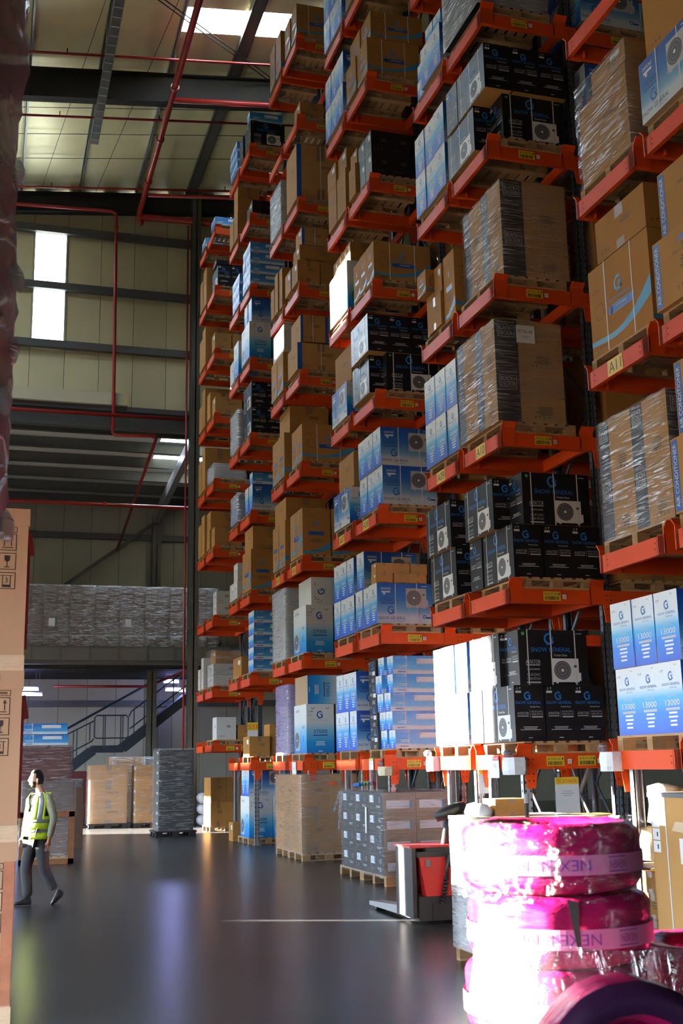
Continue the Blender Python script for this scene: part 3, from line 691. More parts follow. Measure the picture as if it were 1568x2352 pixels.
def c_acw(num):
    def f():
        L_, W_, H_ = DIM['acw']; q = MB(); six(q, L_, W_, H_, G_LONG, G_SHORT, M('carton_top_blue', (.02, .07, .36), .45), EDGE)
        fs = faces4(L_, W_, H_)
        for s in 'FB':
            O, U, w = fs[s]; q.frame(O, U, (0, 0, 1))
            q.text('DIAMOND', w*.16, H_*.83, .040, WHITE, w=.17); q.rect(w*.08, H_*.76, w*.24, H_*.80, WHITE); q.rect(w*.11, H_*.71, w*.15, H_*.76, WHITE)
            q.text(num, w*.18, H_*.53, .075, NAVY, w=.235); q.rect(w*.06, H_*.485, w*.31, H_*.505, NAVY)
            logo(q, w*.25, H_*.33, H_*.10, BLUEP); q.text('SNOW GENERAL', w*.26, H_*.10, .048, NAVY, w=w*.50); q.text('The Smart Choice', w*.38, H_*.045, .018, NAVY, w=.17)
            unit_picture(q, w*.52, H_*.40, w*.40, H_*.48, GREYP); q.arc(w*.85, H_*.17, .02, .032, 0, 360, NAVY, n=8); q.rect(w*.88, H_*.13, w*.97, H_*.17, NAVY); q.rect(w*.80, H_*.925, w*.92, H_*.94, WHITE)
        for s in 'WE':
            O, U, w = fs[s]; q.frame(O, U, (0, 0, 1))
            logo(q, w*.54, H_*.80, H_*.065, BLUEP); q.text('SNOW GENERAL', w*.52, H_*.665, .026, BLUEP, w=w*.78); q.text('The Smart Choice', w*.62, H_*.625, .014, NAVY, w=w*.3)
            icons(q, w*.08, H_*.86, .026, INK, 2); q.rect(w*.70, H_*.94, w*.80, H_*.955, GREYP)
            q.text('GS-R13GC', w*.54, H_*.50, .030, GREYP, w=w*.42); q.text(num, w*.54, H_*.385, .055, WHITE, w=w*.60); q.rect(w*.24, H_*.32, w*.84, H_*.355, GREYP); textlines(q, w*.54, H_*.27, w*.5, .022, 4, WHITE)
        return q.mesh('carton')
    return cached(('acw', num), f)
def c_acb():
    def f():
        L_, W_, H_ = DIM['acb']; q = MB(); six(q, L_, W_, H_, BLACKC, BLACKC, BLACKC, BROWN); fs = faces4(L_, W_, H_)
        for s in 'FB':
            O, U, w = fs[s]; q.frame(O, U, (0, 0, 1))
            logo(q, w*.45, H_*.84, H_*.11, CYAN); q.text('SNOW GENERAL', w*.47, H_*.60, .055, CYAN, w=w*.58); q.text('The Smart Choice', w*.60, H_*.52, .028, WHITE, w=.18)
            q.text('AVIATOR', w*.20, H_*.38, .050, GREYP, w=.20); q.rect(w*.10, H_*.35, w*.30, H_*.37, GREYP); q.text('COOLING & HEATING', w*.20, H_*.27, .018, WHITE, w=.17)
            q.text('GS-R12HC', w*.20, H_*.16, .034, GREYP, w=.18); q.text('12000 BTU/H', w*.20, H_*.09, .030, GREYP, w=.18); q.rect(w*.10, H_*.03, w*.30, H_*.06, GREYP)
            unit_picture(q, w*.47, H_*.05, w*.42, H_*.43, WHITE); q.disc(w*.07, H_*.93, .022, GREEN, 1.6, 10); q.rect(w*.84, H_*.93, w*.93, H_*.945, GREYP)
        for s in 'WE':
            O, U, w = fs[s]; q.frame(O, U, (0, 0, 1))
            logo(q, w*.45, H_*.81, H_*.075, CYAN); q.text('SNOW GENERAL', w*.46, H_*.66, .036, CYAN, w=w*.86); q.text('The Smart Choice', w*.68, H_*.60, .018, WHITE, w=w*.34)
            q.text('AVIATOR', w*.27, H_*.47, .034, GREYP, w=w*.38); q.rect(w*.08, H_*.44, w*.45, H_*.455, GREYP); q.rect(w*.50, H_*.42, w*.507, H_*.55, GREYP)
            q.text('GS-R12HC', w*.74, H_*.51, .022, GREYP, w=w*.38); q.text('12000 BTU/H', w*.74, H_*.465, .02, GREYP, w=w*.38); q.rect(w*.56, H_*.42, w*.93, H_*.445, GREYP)
            textlines(q, w*.5, H_*.25, w*.7, .010, 3, GREYP); q.rect(w*.42, H_*.055, w*.56, H_*.07, GREYP)
            icons(q, w*.07, H_*.92, .030, WHITE, 2); q.rect(w*.05, H_*.86, w*.24, H_*.90, WHITE)
        return q.mesh('carton')
    return cached('acb', f)
def c_flat():
    def f():
        L_, W_, H_ = DIM['flat']; q = MB(); six(q, L_, W_, H_, G_FLAT, G_SHORT, SKYB, EDGE); fs = faces4(L_, W_, H_)
        for s in 'FB':
            O, U, w = fs[s]; q.frame(O, U, (0, 0, 1))
            q.rect(w*.45, H_*.55, w*.86, H_*.85, WHITE); q.rect(w*.47, H_*.585, w*.84, H_*.60, GREYP, 2); q.disc(w*.48, H_*.76, .008, FAN, 2, 6); q.rect(w*.80, H_*.86, w*.90, H_*.90, NAVY)
            q.text('Stylish', w*.17, H_*.52, .07, SKYB, w=.19); q.text('SNOW GENERAL', w*.17, H_*.87, .018, WHITE, w=.2); textlines(q, w*.18, H_*.45, .18, .014, 2, WHITE); textlines(q, w*.17, H_*.10, .2, .018, 1, NAVY)
            rr = random.Random(3)
            for i in range(16): q.disc(w*rr.uniform(.02, .98), H_*rr.uniform(.42, .97), rr.uniform(.003, .008), WHITE, 1.2, 6)
        for s in 'WE':
            O, U, w = fs[s]; q.frame(O, U, (0, 0, 1)); logo(q, w*.5, H_*.80, H_*.08, BLUEP); textlines(q, w*.5, H_*.30, w*.34, .02, 3, WHITE); textlines(q, w*.5, H_*.62, w*.4, .012, 1, BLUEP)
        return q.mesh('carton')
    return cached('flat', f)
def c_big():
    def f():
        L_, W_, H_ = DIM['big']; q = MB(); six(q, L_, W_, H_, G_37, G_37, M('carton_top_white', (.6, .62, .6), .5), EDGE); fs = faces4(L_, W_, H_)
        for s in 'WE':
            O, U, w = fs[s]; q.frame(O, U, (0, 0, 1)); logo(q, w*.50, H_*.78, H_*.075, BLUEP); q.text('SNOW GENERAL', w*.50, H_*.655, .032, GREYP, w=w*.56)
            q.text('GS-R37GC', w*.50, H_*.50, .032, GREYP, w=w*.38); q.text('37000', w*.50, H_*.40, .075, NAVY, w=w*.50); q.rect(w*.24, H_*.35, w*.76, H_*.37, NAVY); textlines(q, w*.5, H_*.22, w*.55, .018, 3, WHITE); q.rect(w*.42, H_*.03, w*.58, H_*.045, WHITE)
            icons(q, w*.06, H_*.82, .045, INK, 2); icons(q, w*.06, H_*.76, .03, INK, 2); 
            for c in (.24, .76): q.arc(w*c, H_*.93, .025, .034, 180, 360, INK, n=6)
        for s in 'FB':
            O, U, w = fs[s]; q.frame(O, U, (0, 0, 1)); unit_picture(q, w*.12, H_*.06, w*.34, H_*.42, GREYP); logo(q, w*.75, H_*.30, H_*.06, BLUEP); q.text('37000', w*.75, H_*.50, .06, NAVY, w=.2); q.text('DIAMOND', w*.3, H_*.85, .05, NAVY, w=.3)
        return q.mesh('carton')
    return cached('big', f)
def c_brand(kind, dims):
    """brown cartons of the same maker: logo, blue pill, blue swoosh"""
    def f():
        L_, W_, H_ = dims; q = MB(); B_ = BROWN2 if kind == 'bt2' else BROWN; six(q, L_, W_, H_, B_, B_, B_, B_); fs = faces4(L_, W_, H_)
        for s in 'FB':
            O, U, w = fs[s]; q.frame(O, U, (0, 0, 1)); logo(q, w*.50, H_*.66, min(H_, w)*.085, SKYB); q.text('SNOW GENERAL', w*.50, H_*.50, .032, SKYB, w=w*.34)
            pu0, pu1, pv0, pv1 = w*.35, w*.74, H_*.36, H_*.46; q.rect(pu0, pv0, pu1, pv1, BLUEP); q.disc(pu0, (pv0+pv1)/2, (pv1-pv0)/2, BLUEP, 1, 12); textlines(q, (pu0+pu1)/2, (pv0+pv1)/2, w*.3, .016, 1, GREYP, 2.5)
            icons(q, w*.06, H_*.70, .045, INKB, 3); q.arc(w*.17, H_*.48, .085, .092, 0, 360, INKB, n=14); textlines(q, w*.2, H_*.08, w*.24, .012, 1, INKB)
            lo = []; hi = []
            for i in range(13):
                t = i/12; lo.append((w*t, H_*(.10+.30*max(0, t-.35)**2*1.6+.10*max(0, .35-t)))); hi.append((w*t, H_*(.16+.52*max(0, t-.35)**2*1.6+.08*max(0, .35-t))))
            q.band(lo, hi, SKYB); q.disc(w*.05, H_*.06, .014, GREEN, 1.4, 8)
        for s in 'WE':
            O, U, w = fs[s]; q.frame(O, U, (0, 0, 1)); logo(q, w*.5, H_*.68, min(w, H_)*.10, SKYB); q.rect(w*.22, H_*.42, w*.76, H_*.50, BLUEP); textlines(q, w*.5, H_*.33, w*.55, .012, 4, INKB); icons(q, w*.15, H_*.82, .040, INKB, 4); q.text('GREE WELL', w*.5, H_*.11, .02, INKB, w=w*.3) if False else None; textlines(q, w*.5, H_*.08, w*.7, .012, 1, INKB)
            lo = [(w*i/8, H_*(.02+.16*abs(i/8-.1)**2)) for i in range(9)]; hi = [(w*i/8, H_*(.08+.26*abs(i/8-.1)**2)) for i in range(9)]; q.band(lo, hi, SKYB, .9)
        return q.mesh('carton')
    return cached((kind, dims), f)
def c_plain(dims, mt=None, stripe=None):
    mt = mt or BROWN
    def f():
        L_, W_, H_ = dims; q = MB(); six(q, L_, W_, H_, mt, mt, mt, mt); fs = faces4(L_, W_, H_)
        for s in 'FBWE':
            O, U, w = fs[s]; q.frame(O, U, (0, 0, 1))
            if min(w, H_) > .2:
                icons(q, w*.1, H_*.12, min(.05, H_*.12), INKB, 3); textlines(q, w*.62, H_*.62, w*.32, .014, 3, INKB)
            if s in 'FB' and mt in (BROWN, BROWN2): q.rect(w*.42, H_*.72, w*.58, H_, TAPE); q.rect(w*.42, 0, w*.58, H_*.2, TAPE)
            if s in 'WE' and H_ < .52: q.rect(w*.58, H_*.60, w*.85, H_*.84, PAPER)
            if stripe and s in 'FB': q.rect(0, 0, w*.10, H_, BLUEP)
        return q.mesh('carton')
    return cached(('plain', dims, mt.name, stripe), f)
def c_bd(dims):
    """brown cartons with a black printed stripe"""
    def f():
        L_, W_, H_ = dims; q = MB(); six(q, L_, W_, H_, BROWN2, BROWN2, BROWN2, BROWN2); fs = faces4(L_, W_, H_); BK = M('black_stripe_print', (.018, .018, .02), .5)
        for s in 'FBWE':
            O, U, w = fs[s]; q.frame(O, U, (0, 0, 1)); f0, f1 = (0.0, .34) if s in 'FB' else (0.0, .36); q.rect(w*f0, 0, w*f1, H_, BK)
            c = w*(f0+f1)/2; bw = w*(f1-f0)*.74
            q.rect(c-bw/2, H_*.66, c+bw/2, H_*.90, GREYP, 1.3); q.rect(c-bw/2+.006, H_*.66+.006, c+bw/2-.006, H_*.90-.006, BK, 1.6)
            q.text('BLACK+', c, H_*.79, .055, GREYP, w=bw*.84, k=2); q.text('DECKER', c, H_*.69, .055, GREYP, w=bw*.84, k=2); q.text('HOME APPLIANCE', c, H_*.94, .02, GREYP, w=bw, k=1.8)
            textlines(q, w*.70, H_*.30, w*.30, .014, 5, INKB); icons(q, w*.52, H_*.08, .05, INKB, 4)
        return q.mesh('carton')
    return cached(('bd', dims), f)
def c_air(dims):
    def f():
        L_, W_, H_ = dims; q = MB(); six(q, L_, W_, H_, BROWN2, BROWN2, BROWN2, BROWN2); fs = faces4(L_, W_, H_)
        for s in 'FBWE':
            O, U, w = fs[s]; q.frame(O, U, (0, 0, 1)); bw = min(.10, w*.14); q.rect(.012, .02, .012+bw, H_-.02, BLUEP)
            O2 = Vector(O)+Vector(U)*(.012+bw*.78); sv = q.fr; q.frame(O2, (0, 0, 1), (-Vector(U)[0], -Vector(U)[1], 0)); q.text('AIR CONDITIONER', H_/2, 0, bw*.56, WHITE, w=H_*.84, k=2.2); q.fr = sv
            q.text('AUX', w*.58, H_*.80, .06, BLUEP, w=w*.36) if False else q.shape([(w*.40, H_*.80), (w*.70, H_*.80), (w*.76, H_*.87), (w*.48, H_*.87)], BLUEP); q.text('SPLIT', w*.58, H_*.71, .035, INKB, w=w*.2); q.text('AIR CONDITIONER', w*.58, H_*.64, .036, INKB, w=w*.5); textlines(q, w*.58, H_*.55, w*.4, .018, 5, INKB); icons(q, w*.36, H_*.12, .055, INKB, 4)
        return q.mesh('carton')
    return cached(('air', dims), f)
DIM = {'acw': (.96, .395, .662), 'acb': (.93, .397, .668), 'flat': (.90, .30, .293), 'big': (.98, .57, .96)}
DESC = {'acw': 'white to blue air conditioner carton', 'acb': 'black air conditioner carton', 'flat': 'flat blue indoor unit carton', 'big': 'large white to blue 37000 carton',
        'br': 'brown carton with blue swoosh', 'pl': 'plain brown carton', 'dk': 'dark brown carton', 'ab': 'small black printed carton', 'bd': 'brown carton with black stripe', 'air': 'brown carton with blue side stripe', 'wh': 'white carton', 'bk': 'small black carton', 'ls': 'brown carton with blue edge stripe'}
def carton_spec(t):
    """'acw', 'acw:12000', 'br:L,W,H', 'pl:L,W,H' ... -> family, mesh, dims, strap fractions"""
    fam, _, arg = t.partition(':')
    if fam == 'acw': return fam, c_acw(arg or '13000'), DIM['acw'], (.33, .72)
    if fam == 'acb': return fam, c_acb(), DIM['acb'], (.13, .47, .82)
    if fam == 'flat': return fam, c_flat(), DIM['flat'], (.25,)
    if fam == 'big': return fam, c_big(), DIM['big'], (.3,)
    d = tuple(float(a) for a in arg.split(','))
    if fam == 'br': return fam, c_brand('br', d), d, (.28, .72)
    if fam == 'pl': return fam, c_plain(d), d, ()
    if fam == 'ab':
        def mk():
            L_, W_, H_ = d; q = MB(); six(q, L_, W_, H_, BLACKC, BLACKC, BLACKC, BROWN)
            for s in 'FBWE':
                O, U, w = faces4(L_, W_, H_)[s]; q.frame(O, U, (0, 0, 1)); logo(q, w*.6, H_*.80, .04, CYAN); q.rect(w*.45, H_*.62, w*.82, H_*.67, CYAN); q.text('AVIATOR', w*.3, H_*.40, .05, WHITE, w=w*.34); q.rect(w*.54, H_*.34, w*.9, H_*.52, WHITE); icons(q, w*.06, H_*.85, .04, WHITE, 2); textlines(q, w*.6, H_*.16, w*.4, .012, 3, GREYP)
            return q.mesh('carton')
        return fam, cached(('ab', d), mk), d, ()
    if fam == 'dk': return fam, c_plain(d, M('dark_brown_board', (.11, .052, .03), .7, var=.1, rnd=.08)), d, ()
    if fam == 'wh': return fam, c_plain(d, M('white_carton', (.62, .62, .60), .6, rnd=.08)), d, ()
    if fam == 'bk': return fam, c_plain(d, BLACKC), d, ()
    if fam == 'ls': return fam, c_plain(d, BROWN2, True), d, (.5,)
    if fam == 'bd': return fam, c_bd(d), d, ()
    if fam == 'air': return fam, c_air(d), d, (.6,)
def strap_mesh(dims, f):
    def g():
        L_, W_, H_ = dims; q = MB(); u = -L_/2+L_*f; e = .003; w = .008; y = W_/2+e
        q.poly([(u-w,-y,0),(u+w,-y,0),(u+w,-y,H_+e),(u-w,-y,H_+e)], STRAP); q.poly([(u+w,y,0),(u-w,y,0),(u-w,y,H_+e),(u+w,y,H_+e)], STRAP); q.poly([(u-w,-y,H_+e),(u+w,-y,H_+e),(u+w,y,H_+e),(u-w,y,H_+e)], STRAP)
        return q.mesh('strap')
    return cached(('strap', dims, f), g)
LABELS = {}
def uniq(lab):
    LABELS[lab] = LABELS.get(lab, 0)+1
    return lab if LABELS[lab] == 1 else None
jr = random.Random(11)
def carton(t, orient, x, y, z, label=None, parent=None, group=None, straps=True, jit=True, up=None):
    """place a carton by the low corner (x, y, z) of its footprint; F: long side to the south, E: long side to the west"""
    fam, me, (L_, W_, H_), st_ = carton_spec(t)
    ex, ey = (L_, W_) if orient in 'FS' else (W_, L_)
    if orient in 'DU':                       # lying on its side, printed end to the south; D: top to the east, U: top to the west
        rq = Matrix.Rotation(math.pi/2 if orient == 'D' else -math.pi/2, 3, 'Y') @ Matrix.Rotation(-math.pi/2, 3, 'Z')
        c0 = Vector((x+H_/2, y+L_/2, z+W_/2)); o = link('carton', me, parent, loc=c0-rq @ Vector((0, 0, H_/2)))
        o.rotation_mode = 'QUATERNION'; o.rotation_quaternion = rq.to_quaternion()
        return tag(o, label, 'carton', group) if label else o
    rz = {'F': 0.0, 'E': -math.pi/2, 'S': 0.0}[orient]
    j = jr.uniform(-.010, .010) if jit else 0
    o = link('carton', me, parent, loc=(x+ex/2+j, y+ey/2, z), rz=rz+(jr.uniform(-.008, .008) if jit else 0))
    if label: tag(o, label, 'carton', group)
    if straps:
        for f in st_: link('strap', strap_mesh((L_, W_, H_), f), o)
    return o
def where_row(n): return 'rack A%02d level %s' % (n, NUMW[l_]) if False else None
def cell_name(n, l): return 'rack A%02d level %s' % (n, NUMW[l])
TIER = ['bottom tier', 'second tier', 'third tier', 'fourth tier', 'fifth tier', 'sixth tier']
def load(n, l, items, pal=True, bay=0, px=None, film=None):
    """items: (type, orient, x, y, z) relative to the rack corner and the pallet deck"""
    x0 = XE+(0 if bay == 0 else 1.55); y0 = row_y(n); z0 = lev_z(n, l)+BH+.004+.145 if l else .145
    items = sorted(items, key=lambda a: (round(a[4], 2), a[3], a[2])); zs = sorted({round(a[4], 1) for a in items}); cnt = {}
    det = n >= 7 and bay == 0
    if pal:
        nm = 'brown wooden pallet on %s' % cell_name(n, l) + (' second bay' if bay else ' end bay')
        pallet(nm, x0+.56+(px or 0), y0+.6, z0-.145, detail=det)
    out = []
    for (t, o, x, y, z) in items:
        ti = zs.index(round(z, 1)); fam = t.split(':')[0]; key = (ti, fam); cnt[key] = cnt.get(key, 0)+1
        lab = '%s %s in %s, %s' % (ORD[cnt[key]-1], DESC[fam], TIER[min(ti, 5)], cell_name(n, l)+(' second bay' if bay else ''))
        out.append(carton(t, o, x0+x, y0+y, z0+z, lab, group='cartons on '+cell_name(n, l), straps=(n >= 5 and bay == 0)))
    return out
def grid(t, o, x, y, z, nx=1, ny=1, nz=1, gap=.004):
    d = carton_spec(t)[2]; ex, ey = (d[0], d[1]) if o == 'F' else (d[1], d[0])
    return [(t, o, x+i*(ex+gap), y+j*(ey+gap), z+k*(d[2]+.002)) for k in range(nz) for j in range(ny) for i in range(nx)]
def film_shell(name, x0, y0, x1, y1, z0, z1, mt, parent, seed=0, amp=.012, top=True, ns=10, nz=10, waves=9):
    """lumpy stretch-film skin around a block"""
    q = MB(); per = []
    def side(a, b):
        for i in range(ns): t = i/ns; per.append((a[0]+(b[0]-a[0])*t, a[1]+(b[1]-a[1])*t))
    side((x0, y0), (x1, y0)); side((x1, y0), (x1, y1)); side((x1, y1), (x0, y1)); side((x0, y1), (x0, y0)); n = len(per); cx, cy_ = (x0+x1)/2, (y0+y1)/2
    v = []
    for k in range(nz+1):
        z = z0+(z1-z0)*k/nz
        for i, (px, py) in enumerate(per):
            dn = Vector((px-cx, py-cy_, 0)).normalized(); nn = noise.noise(Vector((px*3+seed, py*3, z*waves)))*amp+amp*.9
            v.append((px+dn.x*nn, py+dn.y*nn, z))
    f = [(k*n+i, k*n+(i+1) % n, (k+1)*n+(i+1) % n, (k+1)*n+i) for k in range(nz) for i in range(n)]
    if top: f.append(tuple(nz*n+i for i in range(n)))
    q.raw(v, f, mt); return q.build(name, parent, True)
def wrapped(n, l, items, x0, x1, y0, y1, h, label, mt=None, pal=True, seed=1, zoff=0.0, paper=None):
    """a film-wrapped pallet load that moves as one thing"""
    X, Y = XE, row_y(n); z0 = (lev_z(n, l)+BH+.004 if l else 0)+.145
    t = thing('wrapped_pallet_load', label, 'wrapped load', (X+(x0+x1)/2, Y+(y0+y1)/2, z0), group='film-wrapped pallet loads')
    if pal: pallet('wooden pallet under the wrapped load on '+cell_name(n, l), X+.56, Y+.6, z0-.145, detail=n >= 7)
    bx, by = (x0+x1)/2, (y0+y1)/2
    for (ty, o, x, y, z) in items: carton(ty, o, x-bx, y-by, z, parent=t, straps=False, jit=False)
    f = film_shell('stretch_film', x0-bx, y0-by, x1-bx, y1-by, -.02, h, mt or FILMC, t, seed)
    if paper:
        q = MB(); u, v, w, hh, txt = paper; q.box((x0-bx+u, y0-by-.03, v), (x0-bx+u+w, y0-by-.027, v+hh), PAPER); q.frame((x0-bx+u, y0-by-.03, v), (1, 0, 0), (0, 0, 1), .001); q.text(txt, w/2, hh*.55, .045, INK, w=w*.8); textlines(q, w/2, hh*.36, w*.5, .012, 2, GREYP); q.build('pallet_note', t)
    return t
# ------------------------------------------------------------------ what stands on each rack level
H_B = .668+.002; H_W = .662+.002
# ---- A10
load(10, 1, grid('acb', 'E', .02, .03, 0, 3) + [('acb', 'F', .02, .97, 0)] + [('acb', 'F', .10, .02, H_B), ('acb', 'E', .04, .42, H_B), ('acb', 'E', .45, .42, H_B)], px=.05)
load(10, 2, grid('acb', 'E', .11, .03, 0, 3) + [('acb', 'F', .11, .97, 0)] + [('acb', 'F', .27, .02, H_B), ('acb', 'E', .05, .42, H_B), ('acb', 'E', .47, .42, H_B)], px=.12)
wrapped(10, 3, [('bd:.95,.62,.68', 'F', -.02, .0, 0), ('bd:.95,.62,.68', 'F', -.02, .62, 0), ('bd:.95,.62,.68', 'F', -.02, .0, .682), ('bd:.95,.62,.68', 'F', -.02, .62, .682)], -.03, .94, -.01, 1.25, 1.365, 'film-wrapped brown cartons with black stripes and pallet note on rack A10', seed=3, paper=(.30, 1.05, .26, .24, 'PLT NO-407'))
wrapped(10, 4, [('bd:.95,.62,.68', 'F', .16, .0, 0), ('bd:.95,.62,.68', 'F', .16, .62, 0), ('bd:.95,.62,.68', 'F', .16, .0, .682), ('bd:.95,.62,.68', 'F', .16, .62, .682)], .15, 1.12, -.01, 1.25, 1.365, 'film-wrapped striped cartons on rack A10, fourth beam up', seed=8)
load(10, 5, [('acb', 'F', .28, .04, 0), ('acb', 'E', .02, .42, 0), ('acb', 'E', .43, .45, 0)] + [(t, o, x, y, H_B) for t, o, x, y, z in grid('acb', 'E', .0, -.05, 0, 3)] + [('acb', 'F', .0, .89, H_B)], px=.12)
wrapped(10, 6, [('bk:.5,.6,.6', 'F', -.02, 0, 0), ('bk:.5,.6,.6', 'F', .5, 0, 0), ('bk:.5,.6,.6', 'F', -.02, .6, 0), ('bk:.5,.6,.6', 'F', .5, .6, 0), ('bk:1.0,1.2,.6', 'F', -.02, 0, .6)], -.03, 1.02, -.01, 1.22, 1.25, 'dark film-wrapped load at the top of rack A10', FILMS, seed=5)
# ---- A09
load(9, 1, grid('acw', 'F', .0, .0, 0, 1, 3, 2))
load(9, 2, [('acb', 'E', .02, .24, 0), ('acb', 'E', .43, .22, 0), ('acb', 'F', .1, 1.0, 0)] [:2] + [('acb', 'E', -.02, .28, H_B), ('acb', 'E', .40, .24, H_B)])
load(9, 3, grid('acw', 'F', .02, .0, 0, 1, 3, 2))
load(9, 4, [('br:.95,.40,.98', 'F', .06, -.02, 0), ('pl:.5,.30,.50', 'E', .02, .42, 0), ('br:.9,.32,.62', 'F', .04, .70, .0), ('pl:.5,.28,.42', 'F', .02, .40, .52), ('br:.9,.34,.36', 'F', -.06, .80, .64)])
load(9, 5, grid('acw', 'F', .0, .0, 0, 1, 3, 2))
load(9, 6, grid('acw', 'F', .0, .02, 0, 1, 2, 1) + grid('flat', 'F', .05, .82, 0, 1, 1, 2) + grid('flat', 'F', .05, .1, H_W, 1, 2, 1))
# ---- A08 / A07
load(8, 1, [('flat', 'F', .17+d, .02, .295*k) for k, d in enumerate((.03, .0, -.02, .02, .03))] + [('flat', 'F', .15+d, .325, .295*k) for k, d in enumerate((.03, .0, -.02, -.04, .0))] + grid('ab:.9,.38,.36', 'F', .12, .64, 0, 1, 1, 4), px=.1)
load(7, 1, grid('acw', 'F', .0, .0, 0, 1, 3, 1) + [(t, o, x, y, z+H_W) for t, o, x, y, z in grid('acw', 'F', .02, .0, 0, 1, 3, 1)])
load(8, 2, [('acw:12000', 'F', -.06, .0, 0)] + grid('pl:.29,.25,.165', 'F', -.04, .02, H_W, 3, 1, 2) + grid('acw', 'F', -.02, .42, 0, 1, 2, 1) + grid('acw', 'F', .0, .80, H_W, 1, 1, 1), px=-.02)
load(7, 2, grid('acw', 'F', .0, .0, 0, 1, 3, 2))
load(8, 3, grid('acw', 'F', .10, .0, 0, 1, 3, 1) + grid('acw', 'F', .07, .0, H_W, 1, 3, 1), px=.06)
load(7, 3, [('acw', 'E', .02, .2, 0), ('acw', 'E', .44, .2, 0), ('pl:.9,.9,.62', 'F', .08, .06, H_W)])
load(8, 4, [('acb', 'F', .24, .02, 0), ('acb', 'E', .02, .2, 0), ('acb', 'E', .42, .42, 0)] [0:1] + [('acb', 'E', -.02, .22, 0)] + [(t, o, x, y, H_B) for t, o, x, y, z in grid('acb', 'E', -.10, .0, 0, 3)], px=.06)
load(7, 4, [('acw', 'E', .02, .2, 0), ('acw', 'E', .44, .2, 0), ('pl:.9,1.0,.70', 'F', .08, .1, H_W)])
load(8, 5, grid('br:1.05,.39,.70', 'F', .05, .0, 0, 1, 3, 1))
load(7, 5, [('big', 'F', .0, .0, 0), ('big', 'F', .0, .58, 0)] + grid('pl:.5,.28,.40', 'F', .10, .05, .964, 2, 4, 1))
load(8, 6, grid('bk:.38,.36,.42', 'F', .05, .0, 0, 3, 2, 2) + [('pl:.9,.40,.60', 'F', .0, .76, 0), ('pl:.8,.40,.30', 'F', .04, .76, .61)])
load(7, 6, [('pl:.9,.55,.85', 'F', .02, .0, 0), ('pl:.9,.55,.85', 'F', .0, .58, 0), ('pl:.8,.55,.42', 'F', .05, .02, .86), ('pl:.8,.55,.42', 'F', .0, .6, .86)])
load(8, 7, [('br:1.0,.58,.70', 'F', .02, .0, 0), ('br:1.0,.58,.70', 'F', .0, .6, 0), ('br:1.0,.58,.55', 'F', .10, .0, .71), ('br:1.0,.58,.55', 'F', .08, .6, .71)])
load(7, 7, grid('acw', 'F', .0, .0, 0, 1, 3, 2))
load(7, 8, grid('acw', 'F', .0, .0, 0, 1, 3, 2))
load(8, 8, grid('br:1.0,.58,.70', 'F', .02, .0, 0, 1, 2, 2))
# ---- A06 / A05
load(6, 1, [('big', 'E', .06, .02, 0), ('big', 'E', .68, .02, 0), ('big', 'D', .10, .04, .964)])
load(6, 2, [('big', 'E', .08, .02, 0), ('big', 'E', .70, .02, 0), ('big', 'U', .20, .04, .964)])
load(6, 3, [('br:.98,.60,.98', 'E', .02, .0, 0), ('br:.98,.60,.98', 'E', .64, .0, 0)])
load(5, 3, [('br:.98,.55,1.0', 'F', .0, .0, 0), ('br:.98,.55,1.0', 'F', .0, .58, 0), ('pl:.9,1.0,.52', 'F', .05, .05, 1.01)])
load(6, 4, [('br:1.15,.42,.80', 'F', .04, .0, 0), ('br:1.15,.42,.80', 'F', .04, .45, 0)])
load(5, 4, [('br:.98,.55,1.0', 'F', .0, .0, 0), ('br:.98,.55,.98', 'F', .02, .58, 0), ('pl:.9,.9,.62', 'F', .14, .05, 1.02)])
load(6, 5, [('ls:1.05,.80,.60', 'F', -.04, .0, 0), ('ls:.55,.80,.60', 'F', .04, .06, .66), ('ls:.55,.80,.60', 'F', .62, .06, .66)])
load(5, 5, [('br:.9,.55,.90', 'F', .0, .02, 0), ('br:.9,.55,.90', 'F', .0, .6, 0), ('wh:.9,1.0,.66', 'F', .02, .05, .91)])
load(6, 6, [('pl:.5,.5,.50', 'F', -.02, .0, 0), ('pl:.55,.5,.50', 'F', .5, .0, 0), ('ls:1.0,.5,.50', 'F', -.04, .52, 0), ('pl:.9,.55,.40', 'F', .06, .1, .51), ('ls:.6,.5,.40', 'F', .1, .1, .92)])
load(5, 6, [('pl:.9,.28,.95', 'F', .0, .02, 0), ('pl:.9,.30,.95', 'F', -.02, .34, 0), ('pl:.9,.32,.70', 'F', -.04, .68, 0)])
load(6, 7, [('ls:1.1,.9,1.30', 'F', .0, .05, 0), ('pl:.35,.3,.62', 'F', -.06, .02, 1.31)] [0:1])
wrapped(5, 7, [('wh:.9,1.0,1.1', 'F', .0, .05, 0)], -.01, .92, .03, 1.08, 1.14, 'silvery film-wrapped column load on rack A05 high up', FILMS, seed=6)
load(6, 8, [('pl:.55,.5,.36', 'F', .10, .05, 0), ('pl:.40,.5,.36', 'F', .68, .05, 0)])
load(6, 9, [('br:1.0,.5,.80', 'F', .02, .0, 0), ('br:1.0,.5,.80', 'F', .02, .55, 0)])
load(5, 9, [('br:1.0,.5,1.05', 'F', .0, .0, 0), ('br:1.0,.5,1.05', 'F', .0, .56, 0)])
wrapped(5, 1, [('wh:.7,.9,1.0', 'F', .12, .1, 0)], .05, .85, .05, 1.1, 1.45, 'lilac plastic-wrapped tapering bundle on rack A05 lowest beam', FILM('lilac_film', tint=(.50, .42, .72), haze=.55, gloss=.40), seed=9)
wrapped(5, 2, [('wh:.95,1.1,1.5', 'F', .02, .04, 0)], .0, .99, .02, 1.16, 1.52, 'silver grey wrapped block on rack A05 second beam', FILMS, seed=12)
